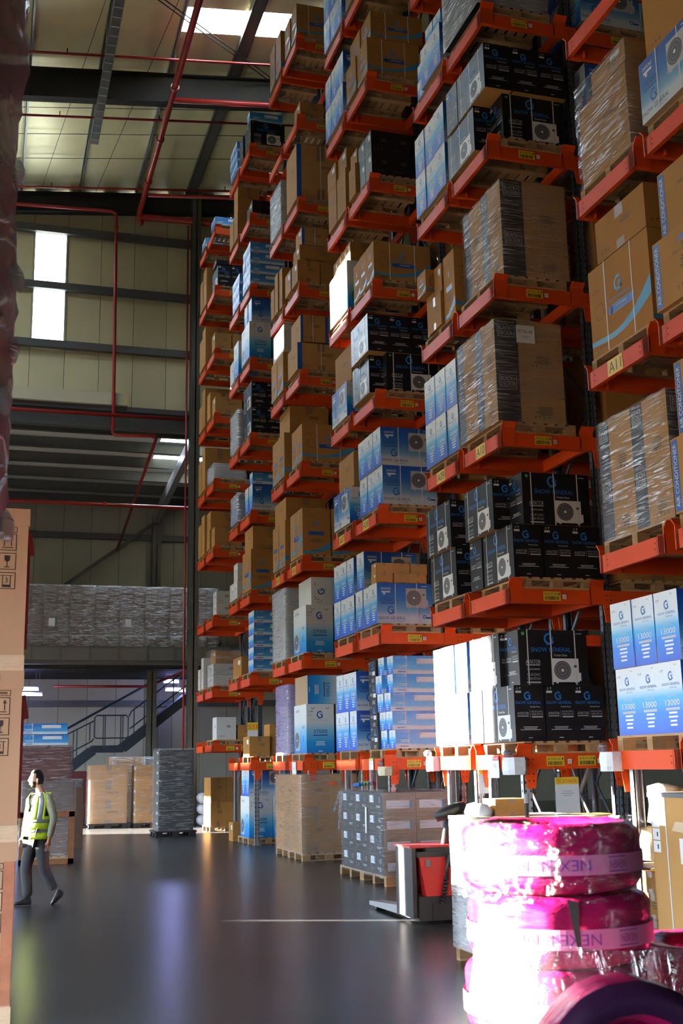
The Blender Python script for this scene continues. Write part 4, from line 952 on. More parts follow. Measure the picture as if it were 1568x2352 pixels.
# ---- A04 / A03
load(4, 1, [('pl:.5,.7,.46', 'F', .0, .1, 0), ('pl:.5,.6,.75', 'F', .52, .2, 0)])
load(4, 2, grid('flat', 'F', .08, .0, 0, 1, 2, 5))
load(3, 2, [('pl:.9,1.0,.5', 'F', .1, .1, 0)])
load(4, 3, [('br:.95,.60,1.0', 'E', .02, .0, 0), ('br:.95,.6,1.0', 'E', .64, .0, 0), ('pl:.9,.9,.58', 'F', .08, .05, 1.01)])
load(3, 3, [('wh:.6,.5,.45', 'F', .0, .1, 0), ('wh:.5,.5,.45', 'F', .0, .12, .46), ('wh:.6,.5,.45', 'F', .0, .62, 0)])
load(4, 4, [('acw', 'F', .06, .0, 0), ('flat', 'F', .06, .02, H_W), ('acw', 'F', .06, .42, 0)])
wrapped(3, 4, [('acw', 'F', .0, .0, 0), ('acw', 'F', .0, .42, 0)], -.02, .98, -.01, .85, .75, 'pale film-wrapped blue cartons behind rack A04 level four', FILMS, seed=2)
load(4, 5, [('acb', 'E', .04, .0, 0), ('acb', 'E', .45, .0, 0), ('acb', 'E', .04, .0, H_B), ('acb', 'E', .45, .0, H_B)])
wrapped(3, 5, [('wh:.9,.9,1.0', 'F', .02, .1, 0)], .0, .95, .08, 1.02, 1.05, 'grey wrapped block behind black cartons of rack A04', FILMS, seed=4)
load(4, 6, [('big', 'E', .0, .0, 0), ('big', 'E', .6, .0, 0), ('acw', 'F', .06, .05, .964), ('acw', 'F', .06, .5, .964)])
load(3, 6, [('big', 'F', .0, .05, 0), ('wh:.9,.5,.6', 'F', .0, .65, 0)])
load(4, 7, grid('flat', 'F', .02, .0, 0, 1, 3, 4))
load(3, 7, grid('flat', 'F', .02, .0, 0, 1, 3, 3))
load(4, 8, [('bk:.8,.7,.42', 'F', .10, .1, 0)])
load(3, 8, [('pl:.6,.5,.75', 'F', .0, .1, 0), ('pl:.6,.5,.75', 'F', .0, .1, .76), ('pl:.6,.5,.75', 'F', .0, .64, 0)])
load(4, 9, [('acb', 'F', .04, .0, 0), ('acb', 'F', .04, .42, 0), ('flat', 'F', .02, .05, H_B), ('acb', 'F', .0, .8, 0)])
load(3, 9, grid('flat', 'F', -.02, .1, 0, 1, 3, 3))
# ---- A02 / A01
load(2, 1, [('wh:.55,.6,.62', 'F', .12, .1, 0), ('pl:.40,.5,.4', 'F', .72, .1, 0)])
wrapped(2, 2, [('wh:.9,.9,.30', 'F', .02, .05, 0), ('wh:.9,.9,.30', 'F', .02, .05, .31), ('pl:.7,.8,.35', 'F', .1, .1, .62)], .0, .95, .03, 1.0, 1.0, 'clear film-wrapped white cartons on the rack beside the end column', FILMC, seed=14)
load(1, 2, [('wh:.5,.4,.9', 'F', .0, .1, 0), ('wh:.5,.4,.6', 'F', .0, .6, 0)])
load(2, 3, [('wh:.5,.5,.34', 'F', .12, .1, 0), ('wh:.5,.5,.34', 'F', .12, .1, .35)])
load(2, 4, [('pl:.8,.5,.55', 'F', .05, .05, 0), ('pl:.7,.5,.55', 'F', .0, .6, .0), ('pl:.9,.6,.55', 'F', .0, .5, .56)])
load(1, 4, [('pl:.9,.5,1.2', 'F', .0, .05, 0), ('pl:.9,.5,1.0', 'F', .0, .6, 0)])
wrapped(2, 5, [('wh:.9,.9,.4', 'F', .02, .05, 0)], .0, .95, .03, 1.0, .45, 'low grey wrapped load on the second rack from the far end', FILMS, seed=15)
load(1, 5, [('pl:.9,.5,1.3', 'F', .0, .05, 0), ('pl:.9,.5,1.0', 'F', .0, .6, 0)])
load(2, 6, [('pl:.8,.5,.50', 'F', .05, .05, 0), ('pl:.8,.5,.8', 'F', .0, .6, 0)])
load(1, 6, [('pl:.9,.5,1.2', 'F', .0, .05, 0), ('pl:.9,.5,.8', 'F', .0, .6, 0)])
load(2, 7, [('pl:.5,.5,.50', 'F', .02, .05, 0), ('pl:.5,.5,.50', 'F', .55, .05, 0)])
load(1, 7, [('pl:.9,.5,1.2', 'F', .0, .05, 0), ('pl:.9,.5,1.0', 'F', .0, .6, 0)])
load(2, 8, [('acb', 'E', .10, .05, .02), ('bk:.8,.5,.14', 'F', .05, .04, .70), ('acb', 'E', .52, .05, .02)])
load(1, 8, [('pl:.9,.5,1.2', 'F', .0, .05, 0), ('pl:.9,.5,1.0', 'F', .0, .6, 0)])
load(2, 9, grid('flat', 'F', .02, .1, 0, 1, 2, 1))
load(1, 9, grid('flat', 'F', .0, .2, 0, 1, 2, 1))
# ---- A11 / A12
load(11, 1, grid('acw', 'F', .08, .0, 0, 1, 3, 1) + grid('acw', 'F', .06, -.03, H_W, 1, 3, 1))
wrapped(11, 2, [('bd:.95,.64,.64', 'E', .07, -.10, 0), ('bd:.95,.64,.64', 'E', .07, .56, 0)] [0:0] + [('bd:.66,.95,.63', 'E', .07, -.12, 0), ('bd:.66,.95,.63', 'E', .07, .54, 0), ('bd:.66,.95,.63', 'E', .07, -.12, .632), ('bd:.66,.95,.63', 'E', .07, .54, .632)], .06, 1.03, -.13, 1.21, 1.27, 'film-wrapped striped cartons at the end of rack A11', seed=21)
load(11, 3, [('br:1.20,.45,1.0', 'E', .06, -.03, 0), ('br:1.20,.45,1.0', 'E', .55, -.03, 0), ('pl:.98,.5,.48', 'E', .06, -.03, 1.01), ('pl:.98,.5,.48', 'E', .58, -.03, 1.01)])
wrapped(11, 4, [('pl:.9,1.0,.95', 'F', .06, .12, 0), ('pl:.9,.7,.25', 'F', .06, .1, .96)], .04, 1.0, .08, 1.15, 1.22, 'clear wrapped brown carton on rack A11 fourth beam', FILMC, seed=23)
load(12, 1, grid('acw', 'F', .06, .0, 0, 1, 3, 2))
load(12, 2, [('air:1.0,.45,.72', 'E', .02, .20, 0), ('air:1.0,.45,.72', 'E', .5, .20, 0), ('air:1.0,.45,.72', 'E', .06, .1, .73)])
load(12, 3, [('air:1.0,.45,.70', 'E', .0, .20, 0), ('air:1.0,.45,.70', 'E', .5, .20, 0), ('air:1.0,.45,.70', 'E', .06, .12, .71)])
load(12, 4, [('acw:15000', 'E', .0, .22, 0), ('acw:15000', 'E', .42, .22, 0), ('pl:.95,1.0,.8', 'F', .04, .1, H_W)])
# ---- second bays that show between the rows
for l in range(1, 7):
    if l in (1, 4): it = grid('pl:.60,.55,.60', 'F', .0, .05, 0, 2, 2, 2)
    elif l in (5, 6): it = grid('acw', 'F', .0, .0, 0, 1, 3, 2)
    elif l == 2: it = [('pl:1.15,1.1,.5', 'F', .0, .05, 0)]
    else: it = [('pl:.58,1.1,1.15', 'F', .0, .05, 0), ('pl:.58,1.1,1.15', 'F', .6, .05, 0)]
    load(10, l, it, bay=1)
    load(9, l, [('pl:1.1,1.1,1.3', 'F', .0, .05, 0)], bay=1)
    load(8, l, [('pl:1.1,1.1,1.3', 'F', .0, .05, 0)], bay=1)
for l in (1, 2, 3, 4): load(11, l, [('pl:1.1,1.1,1.2', 'F', .0, .05, 0)], bay=1)
# ------------------------------------------------------------------ loads standing on the floor
def floor_wrapped(label, x0, x1, y0, y1, h, items, mt=None, seed=1, pal='wood', name='wrapped_pallet_load', film=True, z0=.145):
    t = thing(name, label, 'wrapped load', ((x0+x1)/2, (y0+y1)/2, z0)); bx, by = (x0+x1)/2, (y0+y1)/2
    for (ty, o, x, y, z) in items: carton(ty, o, x-bx, y-by, z, parent=t, straps=False, jit=False)
    if film: film_shell('stretch_film', x0-bx-.012, y0-by-.012, x1-bx+.012, y1-by+.012, -.03, h+.012, mt or FILMC, t, seed)
    return t
def rows(ty, o, x, y, z, nx, ny, nz): return grid(ty, o, x, y, z, nx, ny, nz, .002)
# black cartons with white stickers under A08
def c_sticker():
    def f():
        L_, W_, H_ = (.70, .535, .305); q = MB(); six(q, L_, W_, H_, BLACKC, M('grey_print_side', (.30, .25, .16), .5, var=.2), BLACKC, BLACKC); fs = faces4(L_, W_, H_)
        for s in 'FB':
            O, U, w = fs[s]; q.frame(O, U, (0, 0, 1)); q.rect(w*.06, H_*.50, w*.36, H_*.86, PAPER); q.rect(w*.30, H_*.54, w*.36, H_*.86, SKYB, 2); q.rect(w*.12, H_*.6, w*.18, H_*.72, GREYP, 2); q.rect(w*.10, H_*.18, w*.20, H_*.30, FAN); textlines(q, w*.66, H_*.32, w*.4, .012, 2, GREYP); q.arc(w*.75, H_*.66, .028, .034, 0, 360, GREYP, n=8)
        for s in 'WE':
            O, U, w = fs[s]; q.frame(O, U, (0, 0, 1)); q.rect(w*.10, H_*.22, w*.82, H_*.62, PAPER); q.rect(w*.80, H_*.22, w*.88, H_*.62, SKYB)
        return q.mesh('carton')
    return cached('sticker_carton', f)
t = thing('wrapped_pallet_load', 'film-wrapped black cartons with white stickers on the floor below rack A08', 'wrapped load', (6.46, 18.53, .145))
for i in range(3):
    for k in range(4):
        for j in range(2): link('carton', c_sticker(), t, loc=(-.27+.54*j, -.73+.72*i, .308*k), rz=-math.pi/2)
film_shell('stretch_film', -.56, -1.10, .56, 1.08, -.04, 1.262, FILMD, t, 31, amp=.014)
q = MB(); q.bar((-.585, -.35, .60), (-.585, -.36, 1.0), .002, .07, PAPER, (0, 1, 0)); q.build('paper_slip', t)
for i, (y, l) in enumerate(((1.06, .5), (1.0, .36), (.93, .58), (1.1, .3))):
    q = MB(); q.bar((-.60-.03*i, y, 1.18-l), (-.57, y+.02, 1.22), .03, .004, FILMS, (0, 1, 0)); q.build('film_tatter', t)
for j, yy in enumerate((17.95, 19.16)): pallet('%s wooden pallet under the stickered black cartons' % ('nearer' if j == 0 else 'farther'), 6.46, yy, 0, sx=1.1, sy=1.0)
q = MB()
for i, c in enumerate(((.02, .12, .45), (.03, .25, .5), (.1, .35, .12), (.35, .4, .05), (.1, .2, .4), (.45, .03, .22))):
    q.tube([(5.92+i*.05, 18.9+.03*(i % 2), 1.47+.01*i % 2), (5.99+i*.05, 18.8, 1.49)], [.035, .03], M('bag_colour_%d' % i, c, .5), 7)
tag(q.build('net_bag'), 'small colourful mesh bag lying on the stickered black cartons', 'bag')
# brown wrapped cartons under A06
floor_wrapped('film-wrapped brown cartons on the floor below rack A06', 6.0, 7.15, 22.62, 24.75, 1.49,
              rows('pl:.57,.70,.74', 'F', 6.0, 22.62, 0, 2, 3, 1) + rows('pl:.57,.70,.74', 'F', 6.0, 22.62, .742, 2, 3, 1), FILMD, 41)
for j, yy in enumerate((23.2, 24.2)): pallet('%s wooden pallet under brown wrapped cartons below rack A06' % ('nearer' if j == 0 else 'farther'), 6.56, yy, 0, sx=1.1, sy=.98)
q = MB(); q.box((6.55, 22.585, 1.42), (6.70, 22.59, 1.49), M('orange_sticker', (.8, .16, .03), .5)); tag(q.build('orange_sticker'), 'small orange sticker on the brown wrapped cartons', 'sticker')
# blue cartons under A04
pallet('dark wooden pallet under the big blue cartons below rack A04', 6.62, 28.6, 0, detail=False)
lab = ['left big blue carton on the floor pallet below rack A04', 'right big blue carton on the floor pallet below rack A04']
for i in range(2): carton('big', 'E', 6.13+.58*i, 28.0, .145, ['big blue carton nearest the aisle on the floor pallet below rack A04', 'inner big blue carton on the floor pallet below rack A04'][i], group='blue floor cartons')
carton('acw', 'F', 6.13, 28.02, 1.107, 'blue carton lying on the big blue cartons below rack A04', group='blue floor cartons'); carton('acw', 'F', 6.13, 28.45, 1.107, 'rear blue carton lying on the big blue cartons below rack A04', group='blue floor cartons')
carton('pl:.45,.5,.45', 'F', 6.02, 29.4, .0, 'small dark brown carton on the floor behind the blue cartons', group='loose floor cartons')
# lit carton by the end column, black wrapped tower, brown wrapped loads
pallet('pale wooden pallet under the sunlit carton near the end column', 6.8, 34.55, 0, detail=False)
for i in range(2):
    for k in range(2): carton('pl:.45,1.05,.68', 'F', 6.32+.455*i, 34.0, .145+.682*k, 'sunlit brown carton near the end column, %s %s' % (['lower', 'upper'][k], ['by the aisle', 'inside'][i]), group='sunlit cartons')
floor_wrapped('tall black film-wrapped tower on black plastic pallet in the aisle', 4.58, 5.54, 32.3, 33.3, 2.17, rows('bk:.94,.98,.265', 'F', 4.59, 32.31, 0, 1, 1, 8), FILMD, 51, z0=.15)
BLKP = M('black_plastic', (.012, .012, .013), .5)
def plastic_pallet(label, x0, x1, y0, y1):
    t = thing('plastic_pallet', label, 'pallet', (0, 0, 0)); q = MB(); q.box((x0, y0, .11), (x1, y1, .148), BLKP); q.build('deck', t)
    for i in range(3):
        for j in range(3): q = MB(); cx = x0+(x1-x0)*(.1+.4*i); cy_ = y0+(y1-y0)*(.1+.4*j); q.box((cx-.09, cy_-.09, .02), (cx+.09, cy_+.09, .11), BLKP); q.build('foot', t)
    for j in range(3): q = MB(); cy_ = y0+(y1-y0)*(.1+.4*j); q.box((x0, cy_-.09, 0), (x1, cy_+.09, .02), BLKP); q.build('skid', t)
plastic_pallet('black plastic pallet under the tall black wrapped tower', 4.5, 5.62, 32.2, 33.4)
floor_wrapped('wrapped brown cartons with a sunlit edge beyond the black tower', 3.25, 4.42, 38.0, 39.1, 1.78, rows('pl:1.15,1.05,.59', 'F', 3.26, 38.02, 0, 1, 1, 3), FILMD, 52)
floor_wrapped('wrapped brown cartons half hidden by the black tower', 4.62, 5.7, 37.6, 38.6, 1.76, rows('pl:1.05,.98,.35', 'F', 4.63, 37.62, 0, 1, 1, 5), FILMC, 53)
plastic_pallet('black plastic pallet under the sunlit wrapped brown cartons', 3.2, 4.5, 37.95, 39.15); plastic_pallet('black plastic pallet under the half hidden wrapped cartons', 4.6, 5.75, 37.55, 38.65)
floor_wrapped('two-column wrapped stack standing in the annex by the stairs', 4.25, 5.9, 42.0, 43.0, 2.2, rows('pl:.55,.95,.73', 'F', 4.27, 42.02, 0, 2, 1, 3), FILMC, 54, z0=.0)
floor_wrapped('dark wrapped stack in the annex left of the sunlit cartons', 2.3, 3.2, 40.2, 41.2, 1.5, rows('bk:.85,.95,.74', 'F', 2.32, 40.22, 0, 1, 1, 2), FILMD, 55, z0=.0)
q = MB(); q.box((2.6, 44.0, 0), (7.5, 44.06, 1.75), M('dark_red_board', (.10, .012, .012), .6)); tag(q.build('red_hoarding'), 'dark red hoarding board behind the wrapped cartons in the annex', 'board')
for i, (x, y, h) in enumerate(((6.75, 37.6, .37), (7.10, 37.6, .37), (6.76, 37.62, .71), (7.11, 37.6, .71), (6.75, 37.6, 1.05), (7.10, 37.62, 1.05))):
    q = MB(); r = .17; q.tube([(x, y-.35, h-.2), (x, y-.3, h-.2), (x, y+.3, h-.2), (x, y+.35, h-.2)], [.08, r, r, .08], M('white_sack', (.45, .46, .5), .5), 9); tag(q.build('wrapped_roll', None, True), '%s pale wrapped roll stacked behind the end column' % ORD[i], 'roll', 'pale wrapped rolls')
# ---- mezzanine stock
for i in range(-2, 8):
    t = thing('wrapped_pallet_load', '%s film-wrapped brown carton stack along the mezzanine edge' % ORD[i+2], 'wrapped load', (1.02+.94*i+.46, 44.9, 6.28), group='wrapped stacks on the mezzanine')
    for k in range(2):
        for s in (0, 1): carton('dk:.455,1.0,1.14', 'F', -.46+.46*s, -.5, 1.145*k+.02, parent=t, straps=False, jit=False)
    film_shell('stretch_film', -.47, -.52, .47, .5, 0, 2.32, FILMD, t, 60+i, ns=6, nz=8)
    if i in (1, 4): q = MB(); q.box((-.28, -.56, .75), (-.06, -.555, 1.05), PAPER); q.build('pallet_note', t)
# ---- stack behind the walking person
pallet('orange brown pallet under the wrapped stack behind the person', 1.30, 25.1, 0, detail=False)
floor_wrapped('lower wrapped brown cartons behind the walking person', .78, 1.82, 24.55, 25.6, 1.45, [('dk:1.02,1.0,.66', 'F', .79, 24.57, 0), ('dk:1.02,1.0,.77', 'F', .79, 24.57, .67)], FILMD, 71)
floor_wrapped('upper pinkish wrapped bundle behind the walking person', .72, 1.74, 24.5, 25.5, .66, [('dk:.98,.95,.64', 'F', .74, 24.52, 0)], FILMP, 72, z0=1.62)
for k in range(2): carton('flat', 'F', .74-.02*k, 24.5, 2.30+.22*k, '%s flat blue carton on the wrapped bundle behind the person' % ['lower', 'upper'][k], group='flat cartons above the person').scale = (1.02, 1, .72)
q = MB()
DWOOD = M('red_brown_timber', (.20, .075, .025), .7, var=.15, vscale=9)
for x in (.76, 1.70): q.box((x, 24.44, .0), (x+.11, 24.52, 1.0), DWOOD)
q.box((.76, 24.44, .9), (1.81, 24.52, 1.02), DWOOD); q.box((.76, 24.44, 0.0), (1.81, 24.52, .1), DWOOD); tag(q.build('timber_crate_end'), 'orange brown timber frame leaning on the wrapped cartons behind the person', 'timber')
carton('dk:.4,.6,.5', 'F', 1.95, 29.0, .0, 'lowest dark carton in the small pile beyond the person', group='small pile beyond the person'); carton('dk:.4,.6,.5', 'F', 1.96, 29.0, .502, 'middle dark carton in the small pile beyond the person', group='small pile beyond the person'); carton('dk:.4,.6,.4', 'F', 1.94, 29.0, 1.004, 'top dark carton in the small pile beyond the person', group='small pile beyond the person')
# ---- tall tan cartons at the aisle side
TAN = M('tan_carton_board', (.50, .30, .17), .7, var=.03, vscale=2, bump=.03, bscale=80)
PALEW = M('pale_timber', (.66, .47, .30), .7, var=.1, vscale=10, stretch=(1, 5, 5))
def tan_carton(k, z):
    lab = ['lowest', 'middle', 'topmost'][k]; t = thing('tan_carton', '%s tall tan carton with handling symbols in the aisle-side column' % lab, 'carton', (-.32, 10.06, z), group='tall tan cartons')
    q = MB(); q.box((-.59, -.59, 0), (.595, .59, 1.07), TAN); q.frame((-.59, -.59, 0), (1, 0, 0), (0, 0, 1), .002); w = 1.185
    for i, (kind) in enumerate('abc'):
        u0, v0, s = w-.222, .83-.155*i, .135
        for a, b, c, d in ((0, 0, s, .006), (0, s-.006, s, s), (0, 0, .006, s), (s-.006, 0, s, s)): q.rect(u0+a, v0+b, u0+c, v0+d, INK)
        if i == 0:
            for d in (.04, .095): q.rect(u0+d-.004, v0+.035, u0+d+.004, v0+.09, INK); q.shape([(u0+d-.014, v0+.088), (u0+d+.014, v0+.088), (u0+d, v0+.118)], INK)
            q.rect(u0+.025, v0+.02, u0+.11, v0+.027, INK)
        elif i == 1: q.shape([(u0+.045, v0+.115), (u0+.047, v0+.075), (u0+.067, v0+.06), (u0+.088, v0+.075), (u0+.09, v0+.115)], INK); q.rect(u0+.063, v0+.025, u0+.071, v0+.062, INK); q.rect(u0+.045, v0+.018, u0+.09, v0+.025, INK)
        else: q.rect(u0+.035, v0+.015, u0+.10, v0+.035, INK); q.rect(u0+.035, v0+.035, u0+.041, v0+.11, INK); q.rect(u0+.094, v0+.035, u0+.10, v0+.11, INK); q.rect(u0+.02, v0+.105, u0+.115, v0+.110, INK); q.text('3', u0+.067, v0+.05, .04, INK)
    q.rect(w-.36, .975, w-.085, 1.02, INK); q.rect(w-.355, .98, w-.09, 1.015, TAN, 1.6); q.rect(w-.32, .988, w-.11, 1.007, INKB, 2)
    q.shape([(w-.34, .06), (w-.30, .06), (w-.24, .10), (w-.27, .11)], INK); q.rect(w-.46, .03, w-.26, .045, INK)
    if k == 0: q.rect(w-.085, .01, w-.004, 1.06, M('red_brown_edge_tape', (.42, .17, .09), .5, var=.15, vscale=12), 1.3)
    q.build('body', t); q = MB(); q.box((-.60, -.60, 1.03), (.605, .60, 1.17), TAN); q.frame((-.60, -.60, 1.03), (1, 0, 0), (0, 0, 1), .002); q.rect(w-.40, .05, w-.16, .10, INK); q.rect(w-.395, .055, w-.165, .095, TAN, 1.6); q.rect(w-.37, .065, w-.19, .085, INKB, 2); q.build('lid', t)
    if k != 0: q = MB(); q.bar((.60, -.56, .98), (.63, -.54, .80), .012, .05, M('red_strap', (.16, .012, .012), .5)); q.bar((.602, -.55, .05), (.602, -.55, .98), .006, .03, M('red_strap')); q.build('strap', t)
    p = thing('timber_pallet', '%s pale timber pallet in the tan carton column' % lab, 'pallet', (-.32, 10.06, z-.12), group='pallets of the tan cartons')
    q = MB(); q.box((-.60, -.60, .085), (.60, .60, .12), PALEW); q.build('deck', p); q = MB(); q.box((-.60, -.60, 0), (.60, .60, .03), PALEW); q.build('base_boards', p)
    for bx in (-.5, 0, .42):
        for by in (-.5, 0, .5): q = MB(); q.box((bx-.08, by-.1, .03), (bx+.18, by+.1, .085), PALEW); q.build('block', p)
for k in range(3): tan_carton(k, .12+1.29*k)
for i, (y0, y1, h) in enumerate(((11.0, 12.5, 1.52), (12.52, 14.02, 1.52), (14.04, 15.6, 1.52))):  # added out of view as low blockers keeping sun off the floor
    floor_wrapped('%s low wrapped load added out of view to shade the floor' % ORD[i], -1.4, -.25, y0, y1, h-.145, [('pl:1.1,1.46,%.2f' % (h-.16), 'F', -1.38, y0+.02, 0)], FILMD, 80+i)
    pallet('%s wooden pallet under the added loads that shade the floor' % ORD[i], -.82, (y0+y1)/2, 0, detail=False, sx=1.1, sy=1.2)
# ---- wrapped tyre column at the picture edge
PINKW = FILM('pink_brown_wrap', tint=(.36, .25, .24), haze=.75, gloss=.25, rough=.22, scale=6, stretch=(1, 1, 2))
t = thing('wrapped_tyre_tower', 'tall pinkish plastic-wrapped tower at the aisle edge near the viewer', 'wrapped load', (-.435, 4.45, 0))
q = MB(); n = 40; prof = []; zz = 0.0
while zz < 5.3:
    r = .40 if zz < 2.35 else .40+.075*min(1, (zz-2.35)/.4)
    prof.append((r, zz)); zz += .06
def lump(p, th, r, h):
    c = Vector((0, 0, h)); d = (p-c); d.z = 0; a = noise.noise(Vector((math.cos(th)*2, math.sin(th)*2, h*1.8)))*.035+noise.noise(Vector((math.cos(th)*6, math.sin(th)*6, h*9)))*.03
    return p + d.normalized()*a
RB = M('dark_rubber', (.02, .018, .018), .7)
q.lathe(prof, PINKW, n, fn=lump); q.build('plastic_wrap', t, True)
for k in range(21):
    q = MB(); rr = .33 if k < 9 else .385; q.lathe([(.2, 0), (rr-.05, .0), (rr, .05), (rr, .19), (rr-.05, .24), (.2, .24)], M('pink_tyre_foil_dull', (.30, .10, .13), .5, var=.2), 28, close=True); q.build('wrapped_tyre', t, True, (0, 0, .02+.25*k))
for i, (a, z, l) in enumerate(((-.2, 3.72, .12), (-.35, 3.2, .09), (-.1, 2.75, .10), (-.25, 4.15, .08), (.0, 3.45, .06))):
    q = MB(); c = Vector((.45*math.cos(a), .45*math.sin(a), z)); d = Vector((math.cos(a), math.sin(a), -.25)); pts = [c+d*(l*.5*j/3)+Vector((0, .015*math.sin(j*2), -.03*j)) for j in range(4)]; q.tube(pts, [.045, .05, .035, .012], FILMS, 7); q.build('film_tuft', t, True)
# ------------------------------------------------------------------ pink-wrapped tyres near the viewer
def pinkfoil():
    mt, nt, b = nodes_of('pink_tyre_foil'); L = nt.links.new; N = nt.nodes.new
    tc = N('ShaderNodeTexCoord'); mp = N('ShaderNodeMapping'); mp.inputs['Scale'].default_value = (3, 3, 9); mp.inputs['Rotation'].default_value = (.4, .3, 0); L(tc.outputs['Object'], mp.inputs[0])
    nz = N('ShaderNodeTexNoise'); nz.inputs['Scale'].default_value = 2.6; nz.inputs['Detail'].default_value = 5; nz.inputs['Distortion'].default_value = 1.6; L(mp.outputs[0], nz.inputs['Vector'])
    bp = N('ShaderNodeBump'); bp.inputs['Strength'].default_value = .35; bp.inputs['Distance'].default_value = .02; L(nz.outputs[0], bp.inputs['Height']); L(bp.outputs[0], b.inputs['Normal'])
    b.inputs['Base Color'].default_value = (.24, .0035, .055, 1); b.inputs['Roughness'].default_value = .27; b.inputs['Specular IOR Level'].default_value = .45; b.inputs['Coat Weight'].default_value = .1
    return mt
PINK = pinkfoil()
BANDM = M('pale_pink_tape', (.50, .13, .27), .4); PURP = M('purple_ink', (.16, .03, .22), .5)
def tyre_prof(r, w, ri=.56):
    a = .055; pts = []
    for i in range(6): t = math.pi/2*i/5; pts.append((r-a+a*math.sin(t), a-a*math.cos(t)))
    for i in range(6): t = math.pi/2*i/5; pts.append((r-a+a*math.cos(t), w-a+a*math.sin(t)))
    pts += [(r*ri+.03, w-.01), (r*ri, w-.04), (r*ri, .04), (r*ri+.03, .01)]
    return pts
def crinkle(seed, amp=.010):
    def fn(p, th, r, h):
        a = noise.noise(Vector((math.cos(th)*5+seed, math.sin(th)*5, h*14)))*amp + noise.noise(Vector((math.cos(th)*14+seed, math.sin(th)*14, h*5)))*amp*.7
        d = Vector((p.x, p.y, 0)); d = d.normalized() if d.length > 1e-4 else d
        return p + d*a + Vector((0, 0, a*.5))
    return fn
def cyl_text(q, s, th, z, h, r, width, mt):
    """upside-down lettering wrapped round a cylinder; th: centre angle"""
    pv, pf, pw = text_poly(s); sx = width/pw; sc = h/.69; v = []
    for a, b in pv:
        uu = -(a*sx-width/2); vv = h-b*sc; an = th+uu/r; v.append((r*math.cos(an), r*math.sin(an), z+vv))
    q.raw(v, [f[::-1] for f in pf][:] if False else pf, mt)
TX, TY, TR, TW = 2.21, 4.42, .352, .262
base_z = 1.585-5*TW
for k in range(5):
    t = thing('tyre_package', '%s pink foil-wrapped tyre in the sunlit stack' % ['lowest', 'second lowest', 'middle', 'second from top', 'topmost'][k], 'tyre', (TX+[0, .01, -.01, .012, -.005][k], TY+[0, .01, .0, -.01, .005][k], base_z+TW*k), group='sunlit tyre stack')
    q = MB(); q.lathe(tyre_prof(TR, TW-.004), PINK, 72, close=True, fn=crinkle(k*7.3)); q.build('foil_wrap', t, True)
    if k >= 2:
        vc = math.atan2(-TY, -TX)                      # angle that faces the viewer
        zb = .075; q = MB(); n = 60; r = TR+.012
        for i in range(n):
            a0 = vc-1.7+3.4*i/n; a1 = vc-1.7+3.4*(i+1)/n; q.poly([(r*math.cos(a), r*math.sin(a), z) for a, z in ((a0, zb), (a1, zb), (a1, zb+.072), (a0, zb+.072))], BANDM)
        q.build('printed_tape', t, True)
        q = MB(); off = [0, 0, -.55, .05, .05][k]
        for i, (tx, wd, bx) in enumerate((('NEXEN', .20, False), ('NEXEN', .085, True), ('NEXEN TIRE', .34, False))):
            th = vc + off + [.10, .72, -.75][i]
            cyl_text(q, tx, th, zb+(.016 if not bx else .022), .040 if not bx else .028, r+.002, wd, PURP)
            if bx:
                for zz in (zb+.008, zb+.060):
                    for j in range(8): a0 = th-.13+.26*j/8; a1 = th-.13+.26*(j+1)/8; q.poly([((r+.002)*math.cos(a), (r+.002)*math.sin(a), z) for a, z in ((a0, zz), (a1, zz), (a1, zz+.005), (a0, zz+.005))], PURP)
        q.build('lettering', t)
    if k == 3:
        q = MB(); a = math.atan2(-TY, -TX)+.14; r = TR+.016; q.poly([(r*math.cos(a-.05), r*math.sin(a-.05), .255), (r*math.cos(a+.06), r*math.sin(a+.06), .245), (r*math.cos(a+.06), r*math.sin(a+.06), .03), (r*math.cos(a+.045), r*math.sin(a+.045), .04)], RB); q.build('foil_tear', t)
t = thing('plinth_pallet', 'wooden pallet under the pink tyre stack', 'pallet', (TX, TY, 0)); 
for j in range(6): q = MB(); q.box((-.5+.17*j, -.5, .25), (-.36+.17*j, .5, base_z), WOOD); q.build('deck_board', t)
for j in (-.45, 0, .45): q = MB(); q.box((-.5, j-.05, 0), (.5, j+.05, .25), WOODB); q.build('bearer', t)
# tyre standing upright before the stack, and lower tyres beside it
def standing(x, y, z, r, w, label, seed, yaw):
    t = thing('tyre_package', label, 'tyre', (x, y, z), group='pink tyres by the stack'); t.rotation_euler = (math.pi/2, 0, yaw)
    q = MB(); q.lathe(tyre_prof(r, w, .60), PINK, 72, c=(0, 0, -w/2), close=True, fn=crinkle(seed, .008)); q.build('foil_wrap', t, True)
    q = MB(); q.lathe([(r*.70, w/2+.004), (r*.80, w/2+.014), (r*.94, w/2+.004), (r*1.0, w/2-.03)], M('painted_side_shadow', (.020, .004, .022), .3), 60, fn=crinkle(seed, .004)); q.build('sidewall_band', t, True)  # dark ring paints in the shadow of the tyre's tread and side
    q = MB(); q.lathe([(r*.60, -w*.1), (r*.56, 0), (r*.2, .02), (r*.02, .02)], PINK, 48, fn=crinkle(seed+3, .012)); q.build('hub_foil', t, True)
    return t
standing(2.06, 3.66, .80, .315, .24, 'pink foil-wrapped tyre standing upright before the stack', 4.0, R(-10))
t = thing('timber_bearer', 'timber bearer block under the upright pink tyre', 'block', (2.06, 3.66, 0)); q = MB(); q.box((-.26, -.12, 0), (.26, .12, .40), WOODB); q.build('block', t); q = MB(); q.box((-.3, -.13, .40), (.3, .13, .485), WOOD); q.build('top_board', t)
